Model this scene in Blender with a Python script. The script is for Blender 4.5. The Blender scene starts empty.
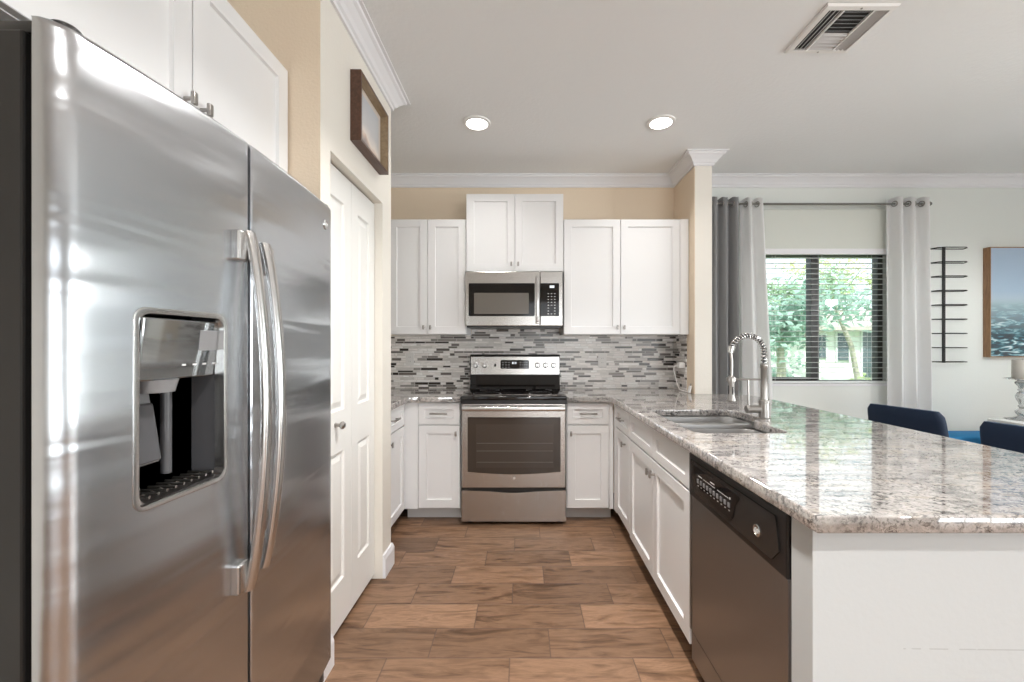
import bpy, bmesh, math, random
from mathutils import Vector, Matrix
random.seed(7)
SC = bpy.context.scene
COL = SC.collection
PI = math.pi

# ------------------------------------------------------------------ camera
cd = bpy.data.cameras.new('camera'); cam = bpy.data.objects.new('camera', cd); COL.objects.link(cam)
cam.location = (0, 0, 1.28); cam.rotation_euler = (PI/2, 0, 0)
cd.sensor_width = 36; cd.lens = 36*410/1024; cd.shift_x = -11/1024; cd.shift_y = 5/1024
cd.clip_start = 0.02; cd.clip_end = 200
SC.camera = cam
# ------------------------------------------------------------------ sky, sun, exposure
W = bpy.data.worlds.new('sky'); SC.world = W; W.use_nodes = True
wn = W.node_tree; bg = wn.nodes['Background']
sky = wn.nodes.new('ShaderNodeTexSky'); sky.sky_type = 'HOSEK_WILKIE'; sky.turbidity = 3.0
sky.sun_direction = Vector((-0.3, -0.55, 0.8)).normalized()
mixw = wn.nodes.new('ShaderNodeMixRGB'); mixw.inputs[0].default_value = 0.6; mixw.inputs[2].default_value = (1.0, 1.0, 1.0, 1)
wn.links.new(sky.outputs[0], mixw.inputs[1]); wn.links.new(mixw.outputs[0], bg.inputs[0])
bg.inputs[1].default_value = 3.5
def lamp(name, kind, loc, energy, color=(1, 1, 1), target=None, **kw):
    l = bpy.data.lights.new(name, kind); o = bpy.data.objects.new(name, l); COL.objects.link(o)
    o.location = loc; l.energy = energy; l.color = color
    for k, v in kw.items(): setattr(l, k, v)
    if target is not None:
        o.rotation_euler = (Vector(target)-Vector(loc)).to_track_quat('-Z', 'Y').to_euler()
    return o
lamp('sun', 'SUN', (0, -5, 12), 6.5, (1, .95, .86), target=(1.6, 3.2, 0), angle=0.02)
# fill lamps added out of view behind the camera and on the dining side
lamp('rear_fill', 'AREA', (2.2, -4.35, 1.0), 112, (.92, .97, 1), target=(1.6, 0, 2.6), shape='RECTANGLE', size=4.4, size_y=2.2)
lamp('side_fill', 'AREA', (6.0, 0.3, 1.2), 200, (.93, .98, 1), target=(1.5, .6, 2.6), shape='RECTANGLE', size=2.6, size_y=2.1)
SC.view_settings.view_transform = 'Standard'; SC.view_settings.look = 'None'
SC.view_settings.gamma = 1; SC.view_settings.use_curve_mapping = False
SC.view_settings.exposure = 0.0
SC.cycles.max_bounces = 10; SC.cycles.diffuse_bounces = 5; SC.cycles.glossy_bounces = 5
SC.cycles.transparent_max_bounces = 24; SC.cycles.sample_clamp_indirect = 6
SC.cycles.caustics_reflective = False; SC.cycles.caustics_refractive = False
CEIL = 2.75

# ------------------------------------------------------------------ node helpers / materials
def principled(name):
    m = bpy.data.materials.new(name); m.use_nodes = True
    return m, m.node_tree, m.node_tree.nodes['Principled BSDF']
def mat(name, col, rough=.5, metal=0.0, spec=.5, coat=0, **kw):
    m, nt, b = principled(name)
    b.inputs['Base Color'].default_value = (*col, 1); b.inputs['Roughness'].default_value = rough
    b.inputs['Metallic'].default_value = metal; b.inputs['Specular IOR Level'].default_value = spec
    b.inputs['Coat Weight'].default_value = coat
    for k, v in kw.items(): b.inputs[k].default_value = v
    return m
class N:
    """tiny node-graph builder"""
    def __init__(s, nt): s.nt = nt
    def node(s, t, **kw):
        n = s.nt.nodes.new(t)
        for k, v in kw.items(): setattr(n, k, v)
        return n
    def link(s, a, b): s.nt.links.new(a, b)
    def put(s, sock, v):
        if hasattr(v, 'is_linked'): s.nt.links.new(v, sock)
        elif isinstance(v, (tuple, list)): sock.default_value = v if len(v) == len(sock.default_value) else (*v, 1)
        else: sock.default_value = v
    def m(s, op, a, b=0.0, c=0.0):
        n = s.node('ShaderNodeMath', operation=op)
        s.put(n.inputs[0], a); s.put(n.inputs[1], b); s.put(n.inputs[2], c)
        return n.outputs[0]
    def mix(s, f, a, b, mode='MIX'):
        n = s.node('ShaderNodeMixRGB', blend_type=mode)
        s.put(n.inputs[0], f); s.put(n.inputs[1], a); s.put(n.inputs[2], b)
        return n.outputs[0]
    def coord(s):
        t = s.node('ShaderNodeNewGeometry')
        return t.outputs['Position']
    def obj(s): return s.node('ShaderNodeTexCoord').outputs['Object']
    def scale(s, v, sc, loc=(0, 0, 0)):
        n = s.node('ShaderNodeMapping'); s.link(v, n.inputs[0]); n.inputs['Scale'].default_value = sc; n.inputs['Location'].default_value = loc
        return n.outputs[0]
    def noise(s, v, sc, det=3, rough=.5, dist=0):
        n = s.node('ShaderNodeTexNoise'); s.link(v, n.inputs['Vector'])
        n.inputs['Scale'].default_value = sc; n.inputs['Detail'].default_value = det
        n.inputs['Roughness'].default_value = rough; n.inputs['Distortion'].default_value = dist
        return n.outputs['Fac']
    def ramp(s, f, stops, interp='LINEAR'):
        n = s.node('ShaderNodeValToRGB'); s.put(n.inputs[0], f); r = n.color_ramp; r.interpolation = interp
        while len(r.elements) < len(stops): r.elements.new(.5)
        for e, (p, c) in zip(r.elements, stops): e.position = p; e.color = (*c, 1) if len(c) == 3 else c
        return n.outputs[0]
    def white(s, a, b=0.0):
        c = s.node('ShaderNodeCombineXYZ'); s.put(c.inputs[0], a); s.put(c.inputs[1], b)
        n = s.node('ShaderNodeTexWhiteNoise', noise_dimensions='2D'); s.link(c.outputs[0], n.inputs['Vector'])
        return n.outputs['Value']
    def bump(s, h, strength=.2, dist=.01):
        n = s.node('ShaderNodeBump'); s.put(n.inputs['Height'], h)
        n.inputs['Strength'].default_value = strength; n.inputs['Distance'].default_value = dist
        return n.outputs[0]
def paint(name, col, tex=.0, rough=.6, scale=90):
    m, nt, b = principled(name); g = N(nt)
    b.inputs['Base Color'].default_value = (*col, 1); b.inputs['Roughness'].default_value = rough
    b.inputs['Specular IOR Level'].default_value = .3
    if tex:
        g.link(g.bump(g.noise(g.coord(), scale, 3, .6), tex, .01), b.inputs['Normal'])
    return m
def steel(name, col=(.60, .59, .58), rough=.24, stretch=(2, 2, 220), wave=0.0, aniso=.0, rot=0.0, grain=.10, bumpy=.04):
    m, nt, b = principled(name); g = N(nt); p = g.coord()
    b.inputs['Base Color'].default_value = (*col, 1); b.inputs['Metallic'].default_value = 1
    n = g.noise(g.scale(p, stretch), 3, 2)
    g.link(g.m('MULTIPLY_ADD', n, grain, rough-grain/2), b.inputs['Roughness'])
    if aniso:
        b.inputs['Anisotropic'].default_value = aniso; b.inputs['Anisotropic Rotation'].default_value = rot
        t = g.node('ShaderNodeTangent', direction_type='RADIAL', axis='Z'); g.link(t.outputs[0], b.inputs['Tangent'])
    h = g.m('MULTIPLY', n, bumpy)
    if wave:
        w = g.noise(g.scale(p, (.8, .8, 7)), 1.4, 2, .5, .4)
        h = g.m('MULTIPLY_ADD', w, wave, h)
    g.link(g.bump(h, .12, .01), b.inputs['Normal'])
    return m

M = {}
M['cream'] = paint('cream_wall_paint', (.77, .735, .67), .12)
M['tan'] = paint('tan_wall_tint', (.80, .67, .52), .15)  # cream walls under warmer light, that tint put into the colour
M['sage'] = paint('pale_wall_paint', (.75, .775, .745), .1)
M['panel'] = paint('peninsula_wall_paint', (.70, .70, .69), .08)
M['ceiling'] = paint('ceiling_paint', (.82, .83, .83), .2, .8, 45)
M['trim'] = paint('white_trim_paint', (.80, .80, .82), 0, .35)
M['cab'] = mat('white_cabinet_lacquer', (.79, .785, .785), .32)
M['cabin'] = mat('cabinet_interior', (.62, .61, .60), .5)
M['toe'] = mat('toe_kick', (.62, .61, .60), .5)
M['door'] = mat('pantry_door_paint', (.79, .785, .76), .38)
M['nickel'] = mat('satin_nickel', (.38, .36, .34), .30, 1)
M['chrome'] = mat('chrome', (.75, .75, .74), .1, 1)
M['fsteel'] = steel('fridge_steel', (.555, .575, .60), .24, (320, 320, 2), 3.4, .75, 0.0, .015, .0)
M['steel'] = steel('appliance_steel', (.53, .51, .49), .25, (260, 260, 3))
M['dsteel'] = steel('dishwasher_steel', (.31, .315, .32), .30, (200, 200, 3), 0, 0, 0, .05, .0)
M['hsteel'] = steel('handle_steel', (.60, .59, .58), .24, (200, 200, 2), 0, 0, 0, .06, .0)
M['sinksteel'] = steel('sink_steel', (.43, .425, .42), .34, (60, 60, 3))
M['black'] = mat('black_plastic', (.012, .011, .011), .3)
M['blackgloss'] = mat('black_gloss', (.008, .007, .007), .06)
M['case'] = mat('charcoal_case', (.010, .009, .0085), .4)
M['dgrey'] = mat('dark_grey_plastic', (.07, .07, .075), .28)
M['mgrey'] = mat('mid_grey_plastic', (.22, .22, .225), .3)
M['label'] = mat('printed_marks', (.7, .7, .7), .5)
M['white'] = mat('white_plastic', (.82, .81, .79), .35)
M['outlet'] = mat('outlet_plastic', (.66, .64, .62), .35)
M['bronze'] = mat('bronze_window_frame', (.045, .043, .042), .4)
M['blind'] = mat('blind_white', (.80, .82, .82), .45)
M['shade'] = paint('shade_fabric', (.66, .68, .63), .1, .9, 400)
M['iron'] = mat('black_iron', (.012, .012, .012), .5)
M['rod'] = mat('rod_metal', (.20, .195, .18), .35, .8)
M['walnut'] = None
def emission(name, col, s):
    m = bpy.data.materials.new(name); m.use_nodes = True; nt = m.node_tree
    e = nt.nodes.new('ShaderNodeEmission'); e.inputs[0].default_value = (*col, 1); e.inputs[1].default_value = s
    nt.links.new(e.outputs[0], nt.nodes['Material Output'].inputs[0]); return m
M['glow'] = emission('lamp_diffuser', (1, .97, .93), 12)
M['led'] = emission('lit_display', (.9, .95, 1), 1.2)
def glass(name, tint=(.92, .97, .97)):
    m = bpy.data.materials.new(name); m.use_nodes = True; nt = m.node_tree; g = N(nt)
    t = g.node('ShaderNodeBsdfTransparent'); t.inputs[0].default_value = (*tint, 1)
    gl = g.node('ShaderNodeBsdfGlossy'); gl.inputs['Roughness'].default_value = .01
    f = g.node('ShaderNodeFresnel'); f.inputs[0].default_value = 1.45
    mx = g.node('ShaderNodeMixShader'); g.link(f.outputs[0], mx.inputs[0]); g.link(t.outputs[0], mx.inputs[1]); g.link(gl.outputs[0], mx.inputs[2])
    g.link(mx.outputs[0], nt.nodes['Material Output'].inputs[0]); return m
M['glass'] = glass('window_glass', (.90, .96, .955)); M['clear'] = glass('clear_glass', (.97, .97, .965))
M['ovenglass'] = mat('oven_glass', (.045, .036, .03), .08, 0, .6)
M['mwglass'] = mat('microwave_screen', (.14, .125, .11), .2, 0, .5)
M['crystal'] = mat('cut_glass', (.9, .92, .92), .03, 0, .8, **{'Transmission Weight': .75, 'IOR': 1.45})
M['candle'] = mat('candle_wax', (.62, .60, .55), .6)
def cloth(name, col, transl=.0, transp=.0, sheen=0):
    m, nt, b = principled(name); g = N(nt)
    b.inputs['Base Color'].default_value = (*col, 1); b.inputs['Roughness'].default_value = .85; b.inputs['Specular IOR Level'].default_value = .2
    b.inputs['Sheen Weight'].default_value = sheen
    out = b.outputs[0]
    if transl:
        t = g.node('ShaderNodeBsdfTranslucent'); t.inputs[0].default_value = (*col, 1)
        mx = g.node('ShaderNodeMixShader'); mx.inputs[0].default_value = transl
        g.link(out, mx.inputs[1]); g.link(t.outputs[0], mx.inputs[2]); out = mx.outputs[0]
    if transp:
        t = g.node('ShaderNodeBsdfTransparent')
        mx = g.node('ShaderNodeMixShader'); mx.inputs[0].default_value = transp
        g.link(out, mx.inputs[1]); g.link(t.outputs[0], mx.inputs[2]); out = mx.outputs[0]
    g.link(out, nt.nodes['Material Output'].inputs[0]); return m
M['drape'] = cloth('grey_drape', (.26, .26, .265))
M['sheer'] = cloth('white_sheer', (.92, .92, .92), .45, .08)
def velvet():
    m, nt, b = principled('navy_velvet'); g = N(nt)
    b.inputs['Base Color'].default_value = (.002, .014, .042, 1); b.inputs['Roughness'].default_value = .75
    b.inputs['Sheen Weight'].default_value = .12; b.inputs['Sheen Tint'].default_value = (.08, .40, .9, 1); b.inputs['Sheen Roughness'].default_value = .35
    g.link(g.bump(g.noise(g.obj(), 300, 2), .1, .002), b.inputs['Normal']); return m
M['velvet'] = velvet()
def benchvelvet():
    m = mat('bright_blue_velvet', (.01, .17, .38), .8); return m
M['bvelvet'] = benchvelvet()
def granite():
    m, nt, b = principled('granite'); g = N(nt); p = g.coord()
    q2 = g.scale(p, (1.0, 3.0, 2.0))
    cloud = g.noise(q2, 4.5, 6, .65, .9)
    base = g.ramp(cloud, [(.30, (.24, .23, .225)), (.42, (.43, .41, .395)), (.54, (.60, .575, .55)), (.66, (.49, .44, .385)), (.80, (.33, .285, .24))])
    mid = g.noise(p, 55, 4, .7, .4)
    base = g.mix(.8, base, g.ramp(mid, [(.30, (.45, .43, .42)), (.42, (.80, .79, .78)), (.60, (1.0, .98, .96)), (.72, (.78, .68, .60))]), 'MULTIPLY')
    fine = g.noise(p, 190, 3, .7)
    base = g.mix(.45, base, g.ramp(fine, [(.30, (.35, .33, .33)), (.45, (.95, .95, .95)), (.8, (1.0, 1.0, 1.0))]), 'MULTIPLY')
    k = g.m('ADD', g.m('MULTIPLY', g.noise(g.scale(p, (1, 1.3, 1)), 62, 5, .7, .6), .55), g.m('MULTIPLY', g.noise(q2, 8, 5, .62, 1.5), .45))
    vein = g.ramp(k, [(.42, (1, 1, 1)), (.468, (0, 0, 0))])
    base = g.mix(g.m('MULTIPLY', vein, .8), base, (.05, .046, .048))
    grain = g.ramp(g.noise(p, 120, 3, .6, .4), [(.43, (1, 1, 1)), (.465, (0, 0, 0))])
    patch = g.ramp(g.noise(g.scale(p, (1, 1.6, 1.2)), 13, 4, .6), [(.38, (0, 0, 0)), (.54, (1, 1, 1))])
    base = g.mix(g.m('MULTIPLY', g.m('MULTIPLY', grain, patch), .6), base, (.07, .065, .064))
    base = g.mix(1.0, base, (.84, .84, .85), 'MULTIPLY')
    g.link(base, b.inputs['Base Color'])
    b.inputs['Roughness'].default_value = .04; b.inputs['IOR'].default_value = 2.6
    return m
M['granite'] = granite()
def tilefloor():
    m, nt, b = principled('wood_look_tile'); g = N(nt); p = g.coord()
    s = g.node('ShaderNodeSeparateXYZ'); g.link(p, s.inputs[0]); x, y = s.outputs[0], s.outputs[1]
    v = g.m('DIVIDE', g.m('SUBTRACT', y, 1.682-.1755*40), .1755)
    row = g.m('FLOOR', v); vf = g.m('FRACT', v)
    r3 = g.m('MODULO', g.m('SUBTRACT', row, 1.0), 3.0)     # row 40 starts at y=1.682
    u = g.m('DIVIDE', g.m('SUBTRACT', g.m('ADD', x, 10.08+.39), g.m('MULTIPLY', r3, .168)), .504)
    cid = g.m('FLOOR', u); uf = g.m('FRACT', u)
    rnd = g.white(cid, row); rnd2 = g.white(g.m('ADD', cid, 37.3), row)
    ed = g.m('MINIMUM', g.m('MULTIPLY', g.m('MINIMUM', uf, g.m('SUBTRACT', 1.0, uf)), .504), g.m('MULTIPLY', g.m('MINIMUM', vf, g.m('SUBTRACT', 1.0, vf)), .1755))
    gro = g.ramp(ed, [(.0012, (1, 1, 1)), (.0024, (0, 0, 0))])
    c = g.node('ShaderNodeCombineXYZ'); g.put(c.inputs[0], g.m('MULTIPLY_ADD', rnd, 40, g.m('MULTIPLY', x, 1.0))); g.put(c.inputs[1], g.m('MULTIPLY_ADD', rnd2, 23, g.m('MULTIPLY', y, 6.0)))
    grain = g.noise(c.outputs[0], 3.2, 6, .6, 1.1)
    fine = g.noise(g.scale(c.outputs[0], (3, 14, 1)), 6, 4, .6)
    col = g.ramp(grain, [(.25, (.062, .030, .016)), (.40, (.165, .094, .054)), (.56, (.275, .166, .103)), (.75, (.122, .066, .037))])
    col = g.mix(.6, col, g.ramp(fine, [(.3, (.55, .5, .48)), (.6, (1, 1, 1))]), 'MULTIPLY')
    col = g.mix(1.0, col, g.ramp(rnd, [(0, (.66, .64, .62)), (.4, (.95, .93, .91)), (1, (1.25, 1.23, 1.2))]), 'MULTIPLY')
    col = g.mix(gro, col, (.10, .060, .042))
    g.link(col, b.inputs['Base Color']); b.inputs['Roughness'].default_value = .38; b.inputs['Specular IOR Level'].default_value = .45
    g.link(g.bump(g.m('ADD', g.m('MULTIPLY', gro, -.6), g.m('MULTIPLY', fine, .12)), .25, .004), b.inputs['Normal'])
    return m
M['floor'] = tilefloor()
def mosaic():
    m, nt, b = principled('linear_mosaic'); g = N(nt); p = g.coord()
    s = g.node('ShaderNodeSeparateXYZ'); g.link(p, s.inputs[0]); x, y, z = s.outputs
    u = g.m('ADD', g.m('SUBTRACT', x, y), 20.0)
    P = .042; A = .42
    v = g.m('DIVIDE', z, P); k = g.m('FLOOR', v); f = g.m('FRACT', v)
    st = g.m('GREATER_THAN', f, A)
    row = g.m('MULTIPLY_ADD', k, 2.0, st)
    r1 = g.white(row, 3.0); r2 = g.white(row, 9.0)
    ln = g.m('MULTIPLY_ADD', r2, .10, .13)
    uu = g.m('DIVIDE', g.m('ADD', u, g.m('MULTIPLY', r1, 3.0)), ln)
    cid = g.m('FLOOR', uu); uf = g.m('FRACT', uu)
    # every cell is split once at a random place, so tile lengths vary
    cut = g.m('MULTIPLY_ADD', g.white(cid, g.m('ADD', row, 71.0)), .7, .15)
    half = g.m('GREATER_THAN', uf, cut)
    rnd = g.white(g.m('MULTIPLY_ADD', cid, 2.0, half), g.m('ADD', row, .5))
    fromtop = g.m('MULTIPLY', g.m('MINIMUM', g.m('MINIMUM', f, g.m('SUBTRACT', 1.0, f)), g.m('ABSOLUTE', g.m('SUBTRACT', f, A))), P)
    fromside = g.m('MULTIPLY', g.m('MINIMUM', g.m('MINIMUM', uf, g.m('SUBTRACT', 1.0, uf)), g.m('ABSOLUTE', g.m('SUBTRACT', uf, cut))), ln)
    gro = g.ramp(g.m('MINIMUM', fromtop, fromside), [(.0005, (1, 1, 1)), (.0012, (0, 0, 0))])
    col = g.ramp(rnd, [(0, (.80, .76, .73)), (.30, (.64, .61, .585)), (.48, (.86, .84, .82)), (.66, (.16, .14, .13)), (.76, (.04, .033, .03)), (.84, (.30, .28, .265)), (.92, (.11, .095, .085))], 'CONSTANT')
    c = g.node('ShaderNodeCombineXYZ'); g.put(c.inputs[0], g.m('MULTIPLY', u, 8.0)); g.put(c.inputs[1], g.m('MULTIPLY', z, 60.0)); g.put(c.inputs[2], g.m('MULTIPLY', rnd, 50))
    col = g.mix(.7, col, g.ramp(g.noise(c.outputs[0], 2.5, 3), [(.25, (.65, .64, .63)), (.65, (1.1, 1.1, 1.1))]), 'MULTIPLY')
    col = g.mix(gro, col, (.60, .575, .55))
    g.link(col, b.inputs['Base Color']); b.inputs['Roughness'].default_value = .16
    g.link(g.bump(g.m('MULTIPLY', gro, -1.0), .3, .002), b.inputs['Normal'])
    return m
M['mosaic'] = mosaic()
def wood(name, c0, c1, sc=(3, 3, 30), rough=.4):
    m, nt, b = principled(name); g = N(nt)
    n = g.noise(g.scale(g.obj(), sc), 3, 5, .6, .6)
    g.link(g.ramp(n, [(.3, c0), (.7, c1)]), b.inputs['Base Color']); b.inputs['Roughness'].default_value = rough
    return m
M['walnut'] = wood('dark_brown_frame', (.055, .022, .012), (.11, .05, .028), (25, 3, 25), .35)
M['oak'] = wood('golden_oak_frame', (.20, .10, .045), (.34, .19, .09), (40, 40, 4), .45)
M['bark'] = wood('tree_bark', (.30, .27, .22), (.55, .5, .43), (6, 6, 2), .9)
def leafmat(name, c0, c1):
    m, nt, b = principled(name); g = N(nt)
    n = g.noise(g.coord(), 3.5, 2)
    c = g.ramp(n, [(.3, c0), (.7, c1)]); g.link(c, b.inputs['Base Color']); b.inputs['Roughness'].default_value = .6
    t = g.node('ShaderNodeBsdfTranslucent'); g.link(c, t.inputs[0])
    mx = g.node('ShaderNodeMixShader'); mx.inputs[0].default_value = .4
    g.link(b.outputs[0], mx.inputs[1]); g.link(t.outputs[0], mx.inputs[2]); g.link(mx.outputs[0], nt.nodes['Material Output'].inputs[0])
    return m
M['leafA'] = leafmat('green_leaves', (.26, .40, .25), (.44, .57, .40))
M['leafB'] = leafmat('yellow_green_leaves', (.45, .55, .22), (.62, .68, .40))
M['leafC'] = leafmat('blue_green_leaves', (.28, .44, .37), (.46, .60, .53))
def grass():
    m, nt, b = principled('lawn'); g = N(nt)
    g.link(g.ramp(g.noise(g.coord(), 4, 5), [(.3, (.10, .2, .06)), (.7, (.22, .34, .12))]), b.inputs['Base Color']); b.inputs['Roughness'].default_value = .9
    return m
M['grass'] = grass()
M['stucco'] = paint('house_stucco', (.82, .82, .80), .1)
M['roof'] = paint('house_roof', (.52, .47, .43), .3, .8, 20)
M['hglass'] = mat('house_window_glass', (.10, .13, .15), .1)

# ------------------------------------------------------------------ mesh builder
WORLD = {}
class MB:
    def __init__(s, xf=None): s.bm = bmesh.new(); s.xf = xf; s.mi = 0
    def P(s, p): return s.xf(*p) if s.xf else Vector(p)
    def face(s, vs):
        try:
            f = s.bm.faces.new(vs); f.material_index = s.mi; return f
        except ValueError: return None
    def box(s, x0, x1, y0, y1, z0, z1, bev=0, seg=2):
        c = [(x, y, z) for x in (x0, x1) for y in (y0, y1) for z in (z0, z1)]
        v = [s.bm.verts.new(s.P(p)) for p in c]
        fs = [s.face([v[i] for i in q]) for q in ((0, 1, 3, 2), (4, 6, 7, 5), (0, 4, 5, 1), (2, 3, 7, 6), (0, 2, 6, 4), (1, 5, 7, 3))]
        if bev:
            es = list({e for f in fs for e in f.edges})
            r = bmesh.ops.bevel(s.bm, geom=es, offset=bev, segments=seg, affect='EDGES', profile=.5)
            for f in r['faces']: f.material_index = s.mi
        return s
    def loops(s, ls, cap0=True, cap1=True, closed=True):
        R = [[s.bm.verts.new(s.P(p)) for p in l] for l in ls]
        for a, b in zip(R, R[1:]):
            n = len(a)
            for i in range(n if closed else n-1):
                j = (i+1) % n; s.face([a[i], a[j], b[j], b[i]])
        if cap0: s.face(R[0][::-1])
        if cap1: s.face(R[-1])
        return s
    def cyl(s, p0, p1, r, r2=None, seg=20, caps=True):
        p0, p1 = Vector(p0), Vector(p1); d = (p1-p0).normalized(); r2 = r if r2 is None else r2
        a = d.orthogonal().normalized(); b = d.cross(a)
        ring = lambda p, q: [tuple(p+(a*math.cos(t)+b*math.sin(t))*q) for t in [2*PI*i/seg for i in range(seg)]]
        return s.loops([ring(p0, r), ring(p1, r2)], caps, caps)
    def tube(s, pts, r, seg=10, caps=True):
        pts = [Vector(p) for p in pts]; n = len(pts); L = []
        a = None
        for i, p in enumerate(pts):
            d = (pts[min(i+1, n-1)]-pts[max(i-1, 0)]).normalized()
            a = d.orthogonal().normalized() if a is None else (a-d*a.dot(d)).normalized()
            b = d.cross(a); q = r[i] if isinstance(r, (list, tuple)) else r
            L.append([tuple(p+(a*math.cos(t)+b*math.sin(t))*q) for t in [2*PI*k/seg for k in range(seg)]])
        return s.loops(L, caps, caps)
    def lathe(s, prof, c=(0, 0, 0), seg=24, caps=True):
        L = [[(c[0]+r*math.cos(2*PI*k/seg), c[1]+r*math.sin(2*PI*k/seg), c[2]+z) for k in range(seg)] for r, z in prof]
        return s.loops(L, caps, caps)
    def prism(s, poly, z0, z1):
        return s.loops([[(x, y, z0) for x, y in poly], [(x, y, z1) for x, y in poly]])
    def grid(s, fn, nu, nv):
        V = [[s.bm.verts.new(s.P(fn(i/nu, j/nv))) for j in range(nv+1)] for i in range(nu+1)]
        for i in range(nu):
            for j in range(nv): s.face([V[i][j], V[i+1][j], V[i+1][j+1], V[i][j+1]])
        return s
    def build(s, name, mats, parent=None, smooth=False, local=False, angle=40, weld=True):
        bm = s.bm
        if weld: bmesh.ops.remove_doubles(bm, verts=bm.verts, dist=1e-6)
        bmesh.ops.recalc_face_normals(bm, faces=bm.faces)
        if local: off = Vector((0, 0, 0)); loc = off
        elif parent is not None: off = WORLD[parent.name]; loc = Vector((0, 0, 0))
        else:
            lo = Vector([min(v.co[i] for v in bm.verts) for i in range(3)]); hi = Vector([max(v.co[i] for v in bm.verts) for i in range(3)])
            off = Vector(((lo.x+hi.x)/2, (lo.y+hi.y)/2, lo.z)); loc = off
        for v in bm.verts: v.co -= off
        me = bpy.data.meshes.new(name); bm.to_mesh(me); bm.free()
        for m in (mats if isinstance(mats, (list, tuple)) else [mats]): me.materials.append(m)
        if smooth:
            me.polygons.foreach_set('use_smooth', [True]*len(me.polygons))
            try: me.set_sharp_from_angle(angle=math.radians(angle))
            except Exception: pass
        o = bpy.data.objects.new(name, me); COL.objects.link(o)
        o.location = loc
        if parent is not None: o.parent = parent
        WORLD[o.name] = off
        return o
def tag(o, label=None, cat=None, group=None, kind=None):
    if label: o['label'] = label
    if cat: o['category'] = cat
    if group: o['group'] = group
    if kind: o['kind'] = kind
    return o
def thing(name, label, cat, loc=(0, 0, 0), group=None):
    o = bpy.data.objects.new(name, None); COL.objects.link(o); o.location = loc; o.empty_display_size = .1
    WORLD[o.name] = Vector(loc); tag(o, label, cat, group); return o
def struct(o, label=None): o['kind'] = 'structure'; return tag(o, label) if label else o
def copy_tree(o, loc=None, rz=None, parent=None):
    c = o.copy(); COL.objects.link(c)
    if parent is not None: c.parent = parent
    for ch in list(o.children): copy_tree(ch, parent=c)
    if loc is not None: c.location = loc
    if rz is not None: c.rotation_euler = (0, 0, rz)
    return c
def face_y(ox, oy, oz): return lambda a, b, c: Vector((ox+a, oy-c, oz+b))      # faces the camera (-Y): a right, b up, c outwards
def face_left(ox, oy, oz): return lambda a, b, c: Vector((ox-c, oy-a, oz+b))    # faces -X: a runs towards the camera
def face_right(ox, oy, oz): return lambda a, b, c: Vector((ox+c, oy+a, oz+b))   # faces +X: a runs away from the camera
def rrect(x0, x1, y0, y1, r, seg=6):
    out = []
    for cx, cy, a0 in ((x1-r, y1-r, 0), (x0+r, y1-r, PI/2), (x0+r, y0+r, PI), (x1-r, y0+r, 3*PI/2)):
        out += [(cx+r*math.cos(a0+PI/2*i/seg), cy+r*math.sin(a0+PI/2*i/seg)) for i in range(seg+1)]
    return out

# ------------------------------------------------------------------ the setting
XL, XR, YB, YR = -1.52, 5.6, 3.58, -4.0
mb = MB(); mb.box(XL-.15, XR+.15, YR-.15, YB+.18, -.12, 0); struct(mb.build('floor', M['floor']))
mb = MB(); mb.box(XL-.15, XR+.15, YR-.15, YB+.18, CEIL, CEIL+.15); struct(mb.build('ceiling', M['ceiling']))
# back wall: tan in the kitchen, pale beyond the partition; the window opening is cut
WX0, WX1, WZ0, WZ1 = 2.05, 3.215, .952, 2.115
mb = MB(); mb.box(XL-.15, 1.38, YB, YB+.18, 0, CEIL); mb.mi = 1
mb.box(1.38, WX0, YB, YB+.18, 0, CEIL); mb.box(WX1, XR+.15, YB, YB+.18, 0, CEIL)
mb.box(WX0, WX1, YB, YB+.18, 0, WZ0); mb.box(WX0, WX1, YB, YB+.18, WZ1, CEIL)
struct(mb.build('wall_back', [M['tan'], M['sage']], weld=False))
mb = MB(); mb.box(XL-.15, XL, YR, YB, 0, CEIL); struct(mb.build('wall_left', M['cream']))
mb = MB()   # right wall with an opening for the side window
for b in ((XR, XR+.15, YR, -1.0, 0, CEIL), (XR, XR+.15, 1.6, YB, 0, CEIL), (XR, XR+.15, -1.0, 1.6, 2.4, CEIL), (XR, XR+.15, -1.0, 1.6, 0, .3)): mb.box(*b)
struct(mb.build('wall_right', M['sage'], weld=False))
mb = MB()
for b in ((XL, 0.0, YR-.15, YR, 0, CEIL), (4.4, XR, YR-.15, YR, 0, CEIL), (0.0, 4.4, YR-.15, YR, 2.45, CEIL), (0.0, 4.4, YR-.15, YR, 0, .06)): mb.box(*b)
struct(mb.build('wall_rear', M['cream'], weld=False))
PX = -.773   # pantry wall face
mb = MB()
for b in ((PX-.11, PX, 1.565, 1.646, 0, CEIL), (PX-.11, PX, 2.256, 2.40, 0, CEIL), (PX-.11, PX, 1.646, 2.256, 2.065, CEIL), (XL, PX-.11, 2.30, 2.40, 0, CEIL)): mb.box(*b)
mb.mi = 1; mb.box(XL, PX-.11, 1.565, 1.65, 0, CEIL); mb.box(PX-.11, PX-.0005, 1.5648, 1.5655, 0, CEIL)  # near face tinted tan for its light, same wall as the cream front
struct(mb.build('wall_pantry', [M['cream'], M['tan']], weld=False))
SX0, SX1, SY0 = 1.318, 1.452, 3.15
mb = MB(); mb.mi = 1; mb.box(SX0+.004, SX1, SY0, YB, 0, CEIL); mb.mi = 0; mb.box(SX0, SX0+.004, SY0+.002, YB, 0, CEIL)  # left face carries the tan light tint, the end stays cream
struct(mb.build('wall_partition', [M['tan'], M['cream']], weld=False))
mb = MB(); mb.box(.655, 1.452, .927, 1.0, 0, .872); mb.box(1.30, 1.452, 1.0, 3.148, 0, .872)
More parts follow.
